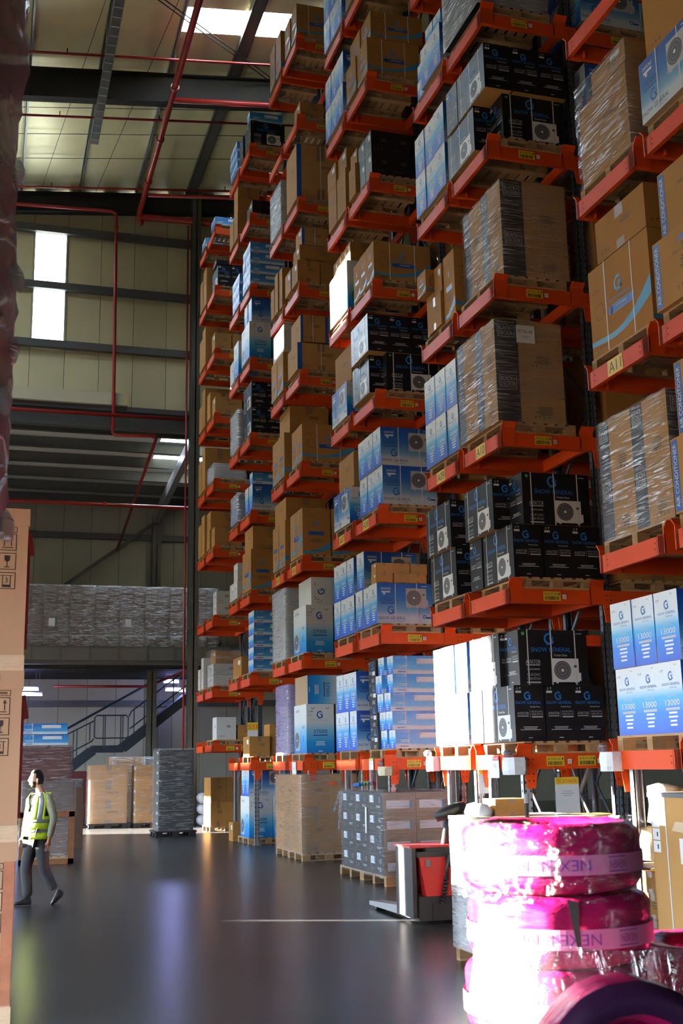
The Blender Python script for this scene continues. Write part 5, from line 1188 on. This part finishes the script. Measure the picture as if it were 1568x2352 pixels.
for k in range(4):
    t = thing('tyre_package', '%s pink foil-wrapped tyre of the low pile beside the stack' % ['lowest', 'second', 'third', 'top'][k], 'tyre', (3.02, 4.55, .02+.262*k), group='low pink tyre pile')
    q = MB(); q.lathe(tyre_prof(.36, .258), PINK, 56, close=True, fn=crinkle(20+k*3)); q.build('foil_wrap', t, True)
# loose film trailing over the tyres
def sheet(name, rowsp, mt, label, cat='plastic film'):
    q = MB(); m_ = len(rowsp[0]); v = [p for r_ in rowsp for p in r_]; f = [(i*m_+j, i*m_+j+1, (i+1)*m_+j+1, (i+1)*m_+j) for i in range(len(rowsp)-1) for j in range(m_-1)]
    q.raw(v, f, mt); o = q.build(name, None, True); tag(o, label, cat); md = o.modifiers.new('s', 'SUBSURF'); md.levels = 2; md.render_levels = 2; return o
rs = []
for i in range(9):
    a = i/8; ang = math.atan2(-TY, -TX)-.9+2.1*a; r = TR+.03
    top = Vector((TX+r*math.cos(ang), TY+r*math.sin(ang), 1.20-.10*a)); bot = Vector((TX+(r+.05)*math.cos(ang), TY+(r+.05)*math.sin(ang), .92-.06*a))
    if a > .62:
        e = (a-.62)/.38; top = top.lerp(Vector((3.25, 4.05, 1.10)), e); bot = bot.lerp(Vector((3.35, 4.0, .86)), e)
    rs.append([tuple(top.lerp(bot, j/5)+Vector((0, 0, .012*math.sin(i*2.1+j*1.7)))) for j in range(6)])
sheet('loose_film', rs, FILM('film_loose', haze=.04, gloss=.22, stretch=(6, 2, 2)), 'loose clear film trailing round the pink tyres')
q = MB(); q.lathe([(TR+.022, 1.30-1.15), (TR+.024, 1.585-1.15), (TR-.02, 1.60-1.15)], FILM('film_stack', haze=.0, gloss=.10, scale=14, stretch=(2, 2, 3)), 64, c=(0, 0, 0), fn=crinkle(50, .006)); o = q.build('film_sleeve', None, True, (TX, TY, 1.15)); tag(o, 'clear film sleeve round the topmost pink tyres', 'plastic film')
# ---- white-wrapped pallet behind the tyre stack
t = floor_wrapped('low white-wrapped pallet load behind the pink tyres', 4.36, 5.40, 9.75, 10.8, 1.12, [('wh:1.0,1.0,1.1', 'F', 4.38, 9.77, 0)], FILMS, 91)
pallet('wooden pallet under the white-wrapped load', 4.88, 10.28, 0, sx=1.04, sy=.87)
q = MB(); q.box((4.34, 9.72, 1.285), (5.42, 10.84, 1.315), M('pale_plywood', (.66, .55, .36), .7)); tag(q.build('plywood_sheet'), 'pale plywood sheet lying on the white-wrapped load', 'board')
carton('pl:.34,.3,.155', 'F', 4.62, 10.35, 1.316, 'small open brown carton on the plywood sheet', group='loose floor cartons')
q = MB(); q.lathe([(.02, .12), (.09, .10), (.13, .04), (.12, 0)], M('white_foam', (.8, .8, .8), .7), 14, fn=crinkle(3, .02)); tag(q.build('foam_lump', None, True, (4.50, 10.45, 1.316)), 'white foam lump beside the small open carton', 'foam')
q = MB(); q.tube([(4.78, 10.0, 1.316), (4.78, 10.0, 1.46)], .02, BLKP, 8); q.tube([(4.78, 10.0, 1.44), (4.78, 10.0, 1.52)], .026, M('grey_cap', (.3, .3, .3), .4), 8); tag(q.build('marker_pen'), 'thick black marker standing on the plywood sheet', 'marker')
# ---- electric pallet truck
RED = M('truck_red', (.60, .022, .022), .32); TGR = M('truck_grey', (.013, .013, .016), .5, spec=.25)
pt = thing('pallet_truck', 'red and dark grey electric pallet truck with tiller', 'pallet truck', (4.85, 13.25, 0))
def pp(name, mb, sm=False): return mb.build(name, pt, sm)
q = MB(); q.box((0, .04, .06), (.05, .62, .84), TGR); q.box((.05, .08, .10), (.056, .62, .84), HOLE); pp('battery_panel', q)
q = MB(); q.box((.06, .0, .03), (.80, .62, .30), TGR); q.box((.22, -.02, .03), (.76, .02, .22), TGR); pp('base_skirt', q)
q = MB(); v = [(.20, .02, .28), (.80, .02, .28), (.80, .0, .72), (.23, .0, .72), (.23, .60, .28), (.80, .60, .28), (.80, .60, .72), (.20, .60, .72)]
q.raw([(.15, .0, .30), (.80, .0, .30), (.80, .02, .76), (.08, .02, .76), (.15, .60, .30), (.80, .60, .30), (.80, .60, .76), (.08, .60, .76)], [(0,1,2,3),(7,6,5,4),(0,4,5,1),(3,2,6,7),(0,3,7,4),(1,5,6,2)], RED); q.frame((.12, -.0, .30), (1, 0, 0), (0, 0, 1), .012); q.disc(.30, .36, .012, HOLE, n=8); q.rect(.03, .33, .09, .41, FAN); q.text('Linde', .36, .11, .03, TGR, w=.14) if False else q.rect(.30, .12, .46, .128, FAN); pp('red_cover', q)
q = MB(); q.box((.05, -.03, .74), (.80, .62, .80), TGR); q.box((.40, -.035, .62), (.80, .0, .76), TGR); pp('top_cowl', q)
q = MB(); q.box((-.02, .05, .84), (.72, .62, .865), RED); q.box((.16, .0, .80), (.78, .60, .845), TGR); pp('red_top_edge', q)
q = MB(); q.box((.58, .12, .845), (.70, .24, .90), WHITE); pp('tape_roll', q)
q = MB(); q.tube([(.50, .25, .80), (.52, .22, 1.02), (.56, .18, 1.22)], [.06, .05, .045], TGR, 10); pp('tiller_arm', q, True)
q = MB(); q.tube([(.36, .16, 1.17), (.46, .12, 1.22), (.60, .08, 1.28), (.70, .06, 1.31)], [.05, .075, .07, .05], BLKP, 10); pp('tiller_head', q, True)
q = MB(); q.tube([(.68, .06, 1.31), (.80, .05, 1.30), (.86, .08, 1.26), (.80, .12, 1.20), (.66, .13, 1.19)], .02, BLKP, 8); pp('tiller_grip', q, True)
q = MB(); q.box((.57, .045, 1.28), (.63, .10, 1.345), GREEN); pp('green_button', q); q = MB(); q.box((.64, .045, 1.29), (.70, .10, 1.355), RED); pp('red_button', q)
pts = [(.62, -.03, .80), (.50, -.06, .81), (.42, -.07, .76), (.39, -.07, .62), (.38, -.07, .5)]; q = MB(); q.tube(pts, .022, BLKP, 8)
pts = [(.38+.028*math.cos(i*1.2)-.0025*i*.5, -.07+.018*math.sin(i*1.2), .52-.0072*i) for i in range(42)]; q.tube(pts, .012, BLKP, 5); pp('coiled_cable', q, True)
for s in (.02, .50):
    q = MB(); v = [(s, .60, .05), (s+.18, .60, .05), (s+.18, 1.75, .04), (s, 1.75, .04), (s, .60, .15), (s+.18, .60, .15), (s+.18, 1.75, .09), (s, 1.75, .09)]
    q.raw(v, [(0,3,2,1),(4,5,6,7),(0,1,5,4),(1,2,6,5),(2,3,7,6),(3,0,4,7)], M('fork_grey', (.35, .36, .37), .4, metal=.4)); pp('fork', q)
    q = MB(); q.tube([(s+.03, 1.58, .04), (s+.15, 1.58, .04)], .04, M('wheel_dark', (.03, .03, .03), .5), 12); pp('load_wheel', q)
q = MB(); q.tube([(.45, .3, .09), (.55, .3, .09)], .09, M('wheel_dark'), 16); pp('drive_wheel', q)
# ---- signs, pads and odds under the first beam
def hang_sign(label, x, y, z, w, h, head, col, txtcol=INK, face='S', lines=3):
    t = thing('hanging_sign', label, 'sign', (x, y, z)); q = MB()
    if face == 'S': q.box((0, 0, 0), (w, .004, h), PAPER); q.frame((0, 0, 0), (1, 0, 0), (0, 0, 1), .002)
    else: q.box((0, 0, 0), (.004, w, h), PAPER); q.frame((0, w, 0), (0, -1, 0), (0, 0, 1), .002)
    q.rect(0, h*.80, w, h, col); 
    if head: q.text(head, w*.5, h*.84, h*.10, txtcol, w=w*.82, k=2)
    textlines(q, w/2, h*.6, w*.6, h*.035, lines, GREYP); q.build('sheet', t)
    for sx in (.12, .88):
        k_ = MB(); p0 = (w*sx, .002, h) if face == 'S' else (.002, w*sx, h); p1 = (p0[0], p0[1]+(.11 if face == 'S' else 0), max(h+.01, Z1+.03-z)); k_.tube([p0, p1], .003, STRAP, 4); k_.build('hanger', t)
    return t
hang_sign('white load sign headed SSI SCHAEFER under rack A10', 6.50, 12.80, 1.20, .31, .42, 'SSI SCHAFER', YELLOW, M('orange_red_ink', (.7, .1, .02), .5))
hang_sign('white load sign with yellow top under rack A09', 5.99+.1, 14.12, 1.42, .24, .30, 'SSI SCHAFER', YELLOW, M('orange_red_ink'))
hang_sign('white load sign with yellow top under the far racks', 6.12, 28.1, 1.9, .26, .95, 'SSI', YELLOW, M('orange_red_ink'))
hang_sign('white warning sheet with red heading on rack A10 corner', 6.04, 13.36, 1.62, .26, .26, 'DANGER', M('pink_red_print', (.75, .12, .16), .5), WHITE, 'W', 3)
hang_sign('narrow printed sheet on the lowest beam of rack A08', 6.045, 18.25, 1.72, .21, .18, '', M('yellow_green_print', (.5, .6, .1), .5), INK, 'W', 3)
hang_sign('narrow white sheet on the lowest beam of rack A06', 6.045, 23.2, 1.6, .30, .28, '', WHITE, INK, 'W', 3)
def pad(label, x, y, z, col, s=(.17, .20, .19)):
    t = thing('corner_pad', label, 'padding', (x, y, z)); a, b, c = s; q = MB(); mt = M(col, {'white_foam_pad': (.74, .78, .82), 'yellowed_foam_pad': (.62, .55, .36)}[col], .45, bump=.5, bscale=25)
    v = []; rr = random.Random(x*y)
    for k in range(5):
        for ang in range(12):
            th = 2*math.pi*ang/12; m_ = max(abs(math.cos(th)), abs(math.sin(th))); r_ = a*.5/m_*(.93 if k in (0, 4) else 1)+rr.uniform(-.006, .006); v.append((r_*math.cos(th)*.8, r_*math.sin(th), c*k/4))
    fc = [(k*12+i_, k*12+(i_+1) % 12, (k+1)*12+(i_+1) % 12, (k+1)*12+i_) for k in range(4) for i_ in range(12)]+[tuple(range(11, -1, -1)), tuple(range(48, 60))]
    q.raw(v, fc, mt); q.build('foam', t)
    q = MB(); q.lathe([(.01, 0), (.05, .01), (.055, .05), (.03, .085), (.0, .09)], FILM('grey_film_knot', tint=(.20, .20, .21), haze=.6, gloss=.3), 10, c=(-.06, .05, c), fn=crinkle(y*5, .02)); q.build('film_knot', t, True); return t
pad('white foam pad wrapped on the aisle corner of rack A10', 6.02, 12.87, 1.66, 'white_foam_pad', (.30, .2, .20)); pad('white foam pad wrapped on the inner corner of rack A11', 6.02, 10.60, 1.70, 'white_foam_pad', (.24, .2, .19))
pad('yellowed foam pad wrapped on the corner of rack A08', 6.08, 17.74, 1.63, 'yellowed_foam_pad', (.26, .2, .14)); pad('white foam pad on the back corner of rack A09', 6.02, 15.50, 1.70, 'white_foam_pad', (.22, .2, .20))
# stock on the floor under the racks
lst = [('pl:.5,.45,.42', 'F', 6.35, 15.0, 0, 'brown carton standing under rack A09'), ('pl:.45,.4,.4', 'F', 6.42, 15.0, .422, 'smaller brown carton stacked under rack A09'),
       ('pl:.6,.5,.55', 'F', 7.0, 13.3, 0, 'square brown carton under rack A10 behind the load sign'), ('pl:.6,.5,.6', 'F', 7.0, 13.3, .552, 'upper brown carton under rack A10 behind the load sign'), ('bk:.5,.5,.8', 'F', 7.8, 13.4, 0, 'black carton deep under rack A10'), ('bk:.55,.5,.9', 'F', 6.6, 15.6, 0.0, 'black carton in the aisle behind rack A09'),
       ('pl:.7,.6,.75', 'F', 8.4, 13.3, 0, 'big brown carton under the second bay of rack A10'), ('wh:.4,.5,.55', 'F', 6.45, 18.5+1.6, 0, 'pale carton under rack A07')]
for ty, o, x, y, z, lb in lst: carton(ty, o, x, y, z, lb, group='stock on the floor under the racks')
# big fridge-like carton and shelf pile under A11
t = thing('fridge_carton', 'tall brown carton with white labels and strap under rack A11', 'carton', (5.95, 8.85, .10)); q = MB(); q.box((0, 0, 0), (.8, .98, 1.37), BROWN2); q.frame((0, .98, 0), (0, -1, 0), (0, 0, 1), .002)
for i in range(4): q.rect(.02, .88+.11*i, .14, .98+.11*i, PAPER); q.rect(.09, .91+.11*i, .11, .95+.11*i, INK, 2)
q.rect(.45, .80, .72, 1.02, PAPER); textlines(q, .58, .96, .16, .008, 3, GREYP, 2); q.shape([(.34, 1.08), (.72, 1.06), (.70, 1.22), (.58, 1.16), (.40, 1.16)], M('torn_label', (.66, .50, .32), .7)); q.build('body', t)
q = MB(); q.box((-.015, -.015, 1.37), (.815, .995, 1.41), M('grey_lid', (.08, .08, .085), .5)); q.build('lid', t); q = MB(); q.box((-.006, .72, 0), (-.002, .735, 1.37), STRAP); q.build('strap', t)
pallet('wooden pallet under the tall brown carton below rack A11', 6.4, 9.35, -.045+.0, sx=.9, sy=.9) if False else None
q = MB(); q.box((5.98, 8.9, 0), (6.7, 9.8, .10), WOODB); tag(q.build('timber_plinth'), 'timber plinth under the tall brown carton', 'plinth')
z = 0.0
for i, (ty, dz) in enumerate((('pl:.5,.55,.26', .262), ('pl:.5,.5,.24', .242), ('pl:.48,.5,.2', .202))): carton(ty, 'E', 6.2, 10.05+.02*i, z+.05, '%s brown carton in the pile between racks A11 and A10' % ['bottom', 'middle', 'upper'][i], group='pile between racks A11 and A10'); z += dz
q = MB(); q.box((6.12, 9.98, .80), (6.95, 10.75, .83), PALEW); q.box((6.14, 10.0, 0), (6.2, 10.06, .80), PALEW); q.box((6.14, 10.68, 0), (6.2, 10.74, .80), PALEW); q.box((6.86, 10.0, 0), (6.92, 10.06, .80), PALEW); q.box((6.86, 10.68, 0), (6.92, 10.74, .80), PALEW); tag(q.build('low_bench'), 'low pale timber bench under rack A11', 'bench')
for i, (x, y, z, r, h) in enumerate(((6.35, 10.25, .83, .14, .10), (6.35, 10.5, .83, .15, .34), (6.6, 10.3, .83, .16, .38), (6.40, 10.3, 1.18, .15, .40), (6.65, 10.55, 1.10, .16, .45))):
    q = MB(); q.lathe([(.02, 0), (r, .02), (r*1.05, h*.5), (r*.9, h*.9), (.03, h)], M('cream_bag', (.66, .60, .46), .55, var=.08), 14, fn=crinkle(i*3, .03)); tag(q.build('sack', None, True, (x, y, z)), '%s cream sack heaped on the bench under rack A11' % ORD[i], 'sack', 'cream sacks on the bench')
q = MB(); q.lathe([(.03, 0), (.05, .0), (.05, .17), (.02, .2)], PINK, 12); tag(q.build('pink_bottle', None, True, (6.05, 9.30, 1.51)), 'small pink bottle on the tall brown carton', 'bottle')
# ------------------------------------------------------------------ person walking across the aisle
SKIN = M('skin_tone', (.36, .175, .095), .5); HAIR = M('black_hair', (.0035, .003, .003), .6, bump=.4, bscale=160, spec=.12); SHIRT = M('sage_shirt', (.30, .32, .22), .8, var=.08, vscale=12, bump=.2, bscale=14)
TROU = M('charcoal_trousers', (.035, .040, .045), .8, var=.12, vscale=10, bump=.35, bscale=9); BOOT = M('black_boot', (.012, .012, .013), .45)
HIVIS = M('hi_vis_yellow', (.62, .86, .03), .6, var=.06, vscale=10, bump=.25, bscale=12); REFL = M('grey_reflective_band', (.28, .29, .30), .35, metal=.2)
person = thing('person', 'person in yellow hi-vis vest walking beside the tan cartons', 'person', (.78, 17.28, 0)); person.rotation_euler = (0, 0, -YAW); person.scale = (.985, .985, .985)
def skin_obj(name, chains, mt, parent, lv=2, root=0, extra=None):
    """connected joints with a radius each -> one smooth surface"""
    vs = []; rs = []; es = []; idx = {}
    for ch in chains:
        prev = None
        for key, p, r in ch:
            if key not in idx: idx[key] = len(vs); vs.append(p); rs.append(r)
            if prev is not None and prev != idx[key]: es.append((prev, idx[key]))
            prev = idx[key]
    me = bpy.data.meshes.new(name); me.from_pydata(vs, es, []); o = bpy.data.objects.new(name, me); COL.objects.link(o)
    md = o.modifiers.new('skin', 'SKIN'); md.use_smooth_shade = True
    for i, r in enumerate(rs):
        sv = me.skin_vertices[0].data[i]; rr = r if isinstance(r, tuple) else (r, r); sv.radius = rr; sv.use_root = (i == root)
    s = o.modifiers.new('sub', 'SUBSURF'); s.levels = lv; s.render_levels = lv
    dg = bpy.context.evaluated_depsgraph_get(); m2 = bpy.data.meshes.new_from_object(o.evaluated_get(dg)); m2.materials.clear(); m2.materials.append(mt)
    bpy.data.objects.remove(o); m2.name = name
    return m2
# local frame: x to the viewer's right, y away, z up; walks towards -x, chest turned a little to the viewer
J = dict(pel=(-.01, 0, .96), wai=(.0, 0, 1.10), che=(.03, 0, 1.30), upc=(.035, 0, 1.43), nek=(.03, -.01, 1.53), nk2=(.005, -.012, 1.60),
         shA=(.165, -.10, 1.46), elA=(.255, -.11, 1.18), wrA=(.215, -.17, .915), shB=(-.10, .10, 1.46), elB=(-.17, .12, 1.18), wrB=(-.21, .04, .96),
         hiA=(.07, -.055, .93), knA=(.105, .0, .50), anA=(.245, .10, .19), hiB=(-.07, .055, .93), knB=(-.145, .0, .52), anB=(-.105, .0, .10))
def j(k, r): return (k, J[k], r)
def mid(a, b, t, r): A, B = J[a], J[b]; return ('%s%s%.2f' % (a, b, t), tuple(A[i]+(B[i]-A[i])*t for i in range(3)), r)
def hand(side, wr):
    w = Vector(J[wr]); s = -1 if side == 'A' else -1; ch = []
    pal = w+Vector((-.008, -.012, -.085)); ch.append([j(wr, .026), ('pal'+side, tuple(pal), (.036, .020))])
    for i, (dx, l) in enumerate(((-.030, .070), (-.010, .080), (.010, .076), (.028, .060))):
        b = pal+Vector((dx, .004*i, -.02)); k1 = b+Vector((-.004, -.010, -l*.5)); k2 = k1+Vector((-.008, .006, -l*.5))
        ch.append([('pal'+side, tuple(pal), (.036, .020)), ('f%d%sa' % (i, side), tuple(b), .010), ('f%d%sb' % (i, side), tuple(k1), .0088), ('f%d%sc' % (i, side), tuple(k2), .0075)])
    b = w+Vector((-.040, -.010, -.060)); ch.append([('pal'+side, tuple(pal), (.036, .020)), ('t%sa' % side, tuple(b), .011), ('t%sb' % side, tuple(b+Vector((-.012, -.012, -.040))), .009)])
    return ch
body = skin_obj('body', [[j('pel', .11), j('wai', .105), j('che', .12), j('upc', .10), j('nek', .055), j('nk2', .052), ('hd', (-.03, -.015, 1.70), .07)],
    [j('upc', .10), j('shA', .05), j('elA', .038), j('wrA', .026)], [j('upc', .10), j('shB', .05), j('elB', .038), j('wrB', .026)],
    [j('pel', .11), j('hiA', .075), j('knA', .05), j('anA', .035)], [j('pel', .11), j('hiB', .075), j('knB', .05), j('anB', .035)]] + hand('A', 'wrA') + hand('B', 'wrB'), SKIN, None)
# head: shaped ovoid joined into the body mesh; looks towards -x, slightly to the viewer
HCN = Vector((-.035, -.018, 1.715)); FWD = Vector((-.93, -.36, 0)).normalized(); LFT = Vector((0, 0, 1)).cross(FWD); UPV = Vector((0, 0, 1))
def head_pt(th, ph, grow=0.0):
    """th round the head (0 = face), ph -90 chin .. 90 crown"""
    cx, cz = math.cos(ph), math.sin(ph); f = math.cos(th)*cx; l = math.sin(th)*cx
    rf, rl, rz_ = .098, .074, .122
    if cz < 0: rl *= 1-.30*cz*cz; rf *= 1-.18*cz*cz*(1 if f < 0 else .2)
    F_ = f*rf; L_ = l*rl; Z_ = cz*rz_
    if f > 0:
        F_ += .024*math.exp(-((l*rl)/.014)**2-((Z_+.012)/.022)**2)      # nose
        F_ += .008*math.exp(-((l*rl)/.05)**2-((Z_-.030)/.012)**2)       # brow
        F_ -= .010*math.exp(-((abs(l*rl)-.030)/.016)**2-((Z_-.010)/.014)**2)  # eye sockets
        F_ += .010*math.exp(-((l*rl)/.022)**2-((Z_+.058)/.010)**2)      # lips
        F_ += .014*math.exp(-((l*rl)/.030)**2-((Z_+.104)/.022)**2)      # chin
    d = FWD*F_+LFT*L_+UPV*Z_
    return HCN+d*(1+grow)
q = MB(); NT, NP = 40, 26
v = [head_pt(2*math.pi*i/NT, math.pi*(k/NP-.5)) for k in range(NP+1) for i in range(NT)]
f = [(k*NT+i, k*NT+(i+1) % NT, (k+1)*NT+(i+1) % NT, (k+1)*NT+i) for k in range(NP) for i in range(NT)]
vb = [tuple(p.co) for p in body.vertices]; fb_ = [tuple(p.vertices) for p in body.polygons]
q.raw(vb, fb_, SKIN); q.raw(v, f, SKIN)
for s in (-1, 1):
    e = HCN+LFT*(s*.074)+UPV*(-.012)-FWD*.005
    q.tube([e-UPV*.028, e-UPV*.012+LFT*s*.012, e+UPV*.016+LFT*s*.014, e+UPV*.03+LFT*s*.004], [.006, .011, .013, .006], SKIN, 7)
    ey = HCN+FWD*.079+LFT*(s*.030)+UPV*.010; q.lathe([(.001, .006), (.008, .004), (.011, 0)], M('dark_eye', (.02, .015, .012), .2), 8, c=ey, A=LFT, B=UPV, C=FWD)
mo = HCN+FWD*.097-UPV*.062; q.poly([mo-LFT*.022, mo+LFT*.022, mo+LFT*.015-UPV*.008, mo-LFT*.015-UPV*.008], M('lip_tone', (.25, .09, .07), .5))
q.build('body', person, True)
# hair and beard
q = MB(); v = []; keep = []
for k in range(NP+1):
    ph = math.pi*(k/NP-.5)
    for i in range(NT): th = 2*math.pi*i/NT; n_ = noise.noise(Vector((math.cos(th)*4, math.sin(th)*4, ph*5)))*.02; p = head_pt(th, ph, .075+n_+(.05 if ph > .9 else 0)); v.append(p+UPV*(.010 if ph > .6 else 0))
def is_hair(th, ph):
    a = abs((th+math.pi) % (2*math.pi)-math.pi)
    return ph > .62 or (a > 1.75 and ph > -.55) or (a > 1.35 and ph > .15)
f = [(k*NT+i, k*NT+(i+1) % NT, (k+1)*NT+(i+1) % NT, (k+1)*NT+i) for k in range(NP) for i in range(NT) if is_hair(2*math.pi*(i+.5)/NT, math.pi*((k+.5)/NP-.5))]
q.raw(v, f, HAIR); q.build('hair', person, True)
q = MB(); v = [head_pt(2*math.pi*i/NT, math.pi*(k/NP-.5), .035) for k in range(NP+1) for i in range(NT)]
def is_beard(th, ph):
    a = abs((th+math.pi) % (2*math.pi)-math.pi); return (ph < -.70 and a < 1.3) or (ph < -.25 and 1.0 < a < 1.45) or (-.46 < ph < -.36 and a < .35)
f = [(k*NT+i, k*NT+(i+1) % NT, (k+1)*NT+(i+1) % NT, (k+1)*NT+i) for k in range(NP) for i in range(NT) if is_beard(2*math.pi*(i+.5)/NT, math.pi*((k+.5)/NP-.5))]
q.raw(v, f, HAIR); q.build('beard', person, True)
# clothes
sh = skin_obj('shirt', [[j('wai', (.14, .12)), j('che', (.155, .128)), j('upc', (.13, .11)), j('nek', .070)],
    [j('upc', (.13, .11)), j('shA', .075), mid('shA', 'elA', .5, .066), j('elA', .058), mid('elA', 'wrA', .55, .052), j('wrA', .042)], [j('upc', (.13, .11)), j('shB', .075), j('elB', .056), j('wrB', .042)]], SHIRT, None)
link('shirt', sh, person, True)
tr_ = skin_obj('trousers', [[j('pel', (.155, .135)), j('hiA', .110), mid('hiA', 'knA', .55, .096), j('knA', .078), mid('knA', 'anA', .5, .074), j('anA', .064)],
    [j('pel', (.155, .135)), j('hiB', .110), mid('hiB', 'knB', .55, .098), j('knB', .086), mid('knB', 'anB', .5, .078), j('anB', .074)]], TROU, None)
link('trousers', tr_, person, True)
# vest: lofted shell with V neck, arm holes and front split
def vest():
    q = MB(); n = 48; zs = [.90, .94, .99, 1.03, 1.08, 1.12, 1.165, 1.21, 1.27, 1.33, 1.39, 1.44, 1.49, 1.53]
    face = math.radians(236)                          # chest direction in the local frame
    def ring(z, i):
        t = 2*math.pi*i/n; k = (z-.9)/.63; cx = -.015+.05*k; a = .225-.022*k+(-.008 if .2 < k < .5 else 0); b = .185-.015*k
        if z > 1.44: s = (z-1.44)/.09; a -= .075*s; b -= .035*s
        ax = Vector((math.cos(face+math.pi/2), math.sin(face+math.pi/2), 0)); bx = Vector((math.cos(face), math.sin(face), 0))
        w = noise.noise(Vector((math.cos(t)*3, math.sin(t)*3, z*5)))*.012
        return Vector((cx, 0, z)) + bx*((b+w)*math.cos(t)) + ax*((a+w)*math.sin(t))     # t = 0 faces the chest
    idx = {}
    v = []
    for k, z in enumerate(zs):
        for i in range(n): idx[(k, i)] = len(v); v.append(ring(z, i))
    fy, fr = [], []
    for k in range(len(zs)-1):
        zc = (zs[k]+zs[k+1])/2
        for i in range(n):
            t = (2*math.pi*(i+.5)/n+math.pi) % (2*math.pi)-math.pi
            if abs(t) < .06+.62*max(0, (zc-1.26)/.27): 
                if zc > 1.24: continue                    # V neck
            if zc < .95 and abs(t) < .22: continue        # split hem
            if zc > 1.20 and abs(abs(t)-math.pi/2) < .42: continue   # arm holes
            fc = (idx[(k, i)], idx[(k, (i+1) % n)], idx[(k+1, (i+1) % n)], idx[(k+1, i)])
            band = (.985 < zc < 1.04) or (1.11 < zc < 1.175) or (zc > 1.175 and .62 < abs(t) < 1.02) or (zc > 1.175 and 2.2 < abs(t) < 2.6)
            if band and abs(t) > .12: fr.append(fc)
            else: fy.append(fc)
    q.raw(v, fy, HIVIS); q.raw(v, fr, REFL); return q
vo = vest().build('hi_vis_vest', person, True); md = vo.modifiers.new('t', 'SOLIDIFY'); md.thickness = .008; md.offset = 1
def boot(name, heel, toe, upd, w=.048):
    heel = Vector(heel); toe = Vector(toe); d = (toe-heel); L_ = d.length; d.normalize(); u_ = Vector(upd).normalized(); s = d.cross(u_).normalized(); u_ = s.cross(d); q = MB(); v = []; n = 10
    for k, (t, ww, hh) in enumerate(((-.03, .5, .55), (0, .85, 1.0), (.25, .95, 1.15), (.5, .95, .85), (.75, 1.08, .62), (.95, .85, .45), (1.03, .4, .28))):
        c = heel+d*(L_*t)
        for i in range(n):
            a = 2*math.pi*i/n; v.append(c+s*(w*ww*math.cos(a))+u_*(.055*hh*(1+math.sin(a)) if math.sin(a) > 0 else .055*hh+.055*hh*math.sin(a)*1.0))
    f = [(k*n+i, k*n+(i+1) % n, (k+1)*n+(i+1) % n, (k+1)*n+i) for k in range(6) for i in range(n)]+[tuple(range(n-1, -1, -1)), tuple(range(6*n, 7*n))]
    q.raw(v, f, BOOT); o = q.build('boot', person, True); md = o.modifiers.new('s', 'SUBSURF'); md.levels = 1; md.render_levels = 1
boot('boot', (-.055, .0, .005), (-.29, -.05, .005), (0, 0, 1)); boot('boot', (.275, .12, .20), (.20, .06, .012), (.75, .2, .5))
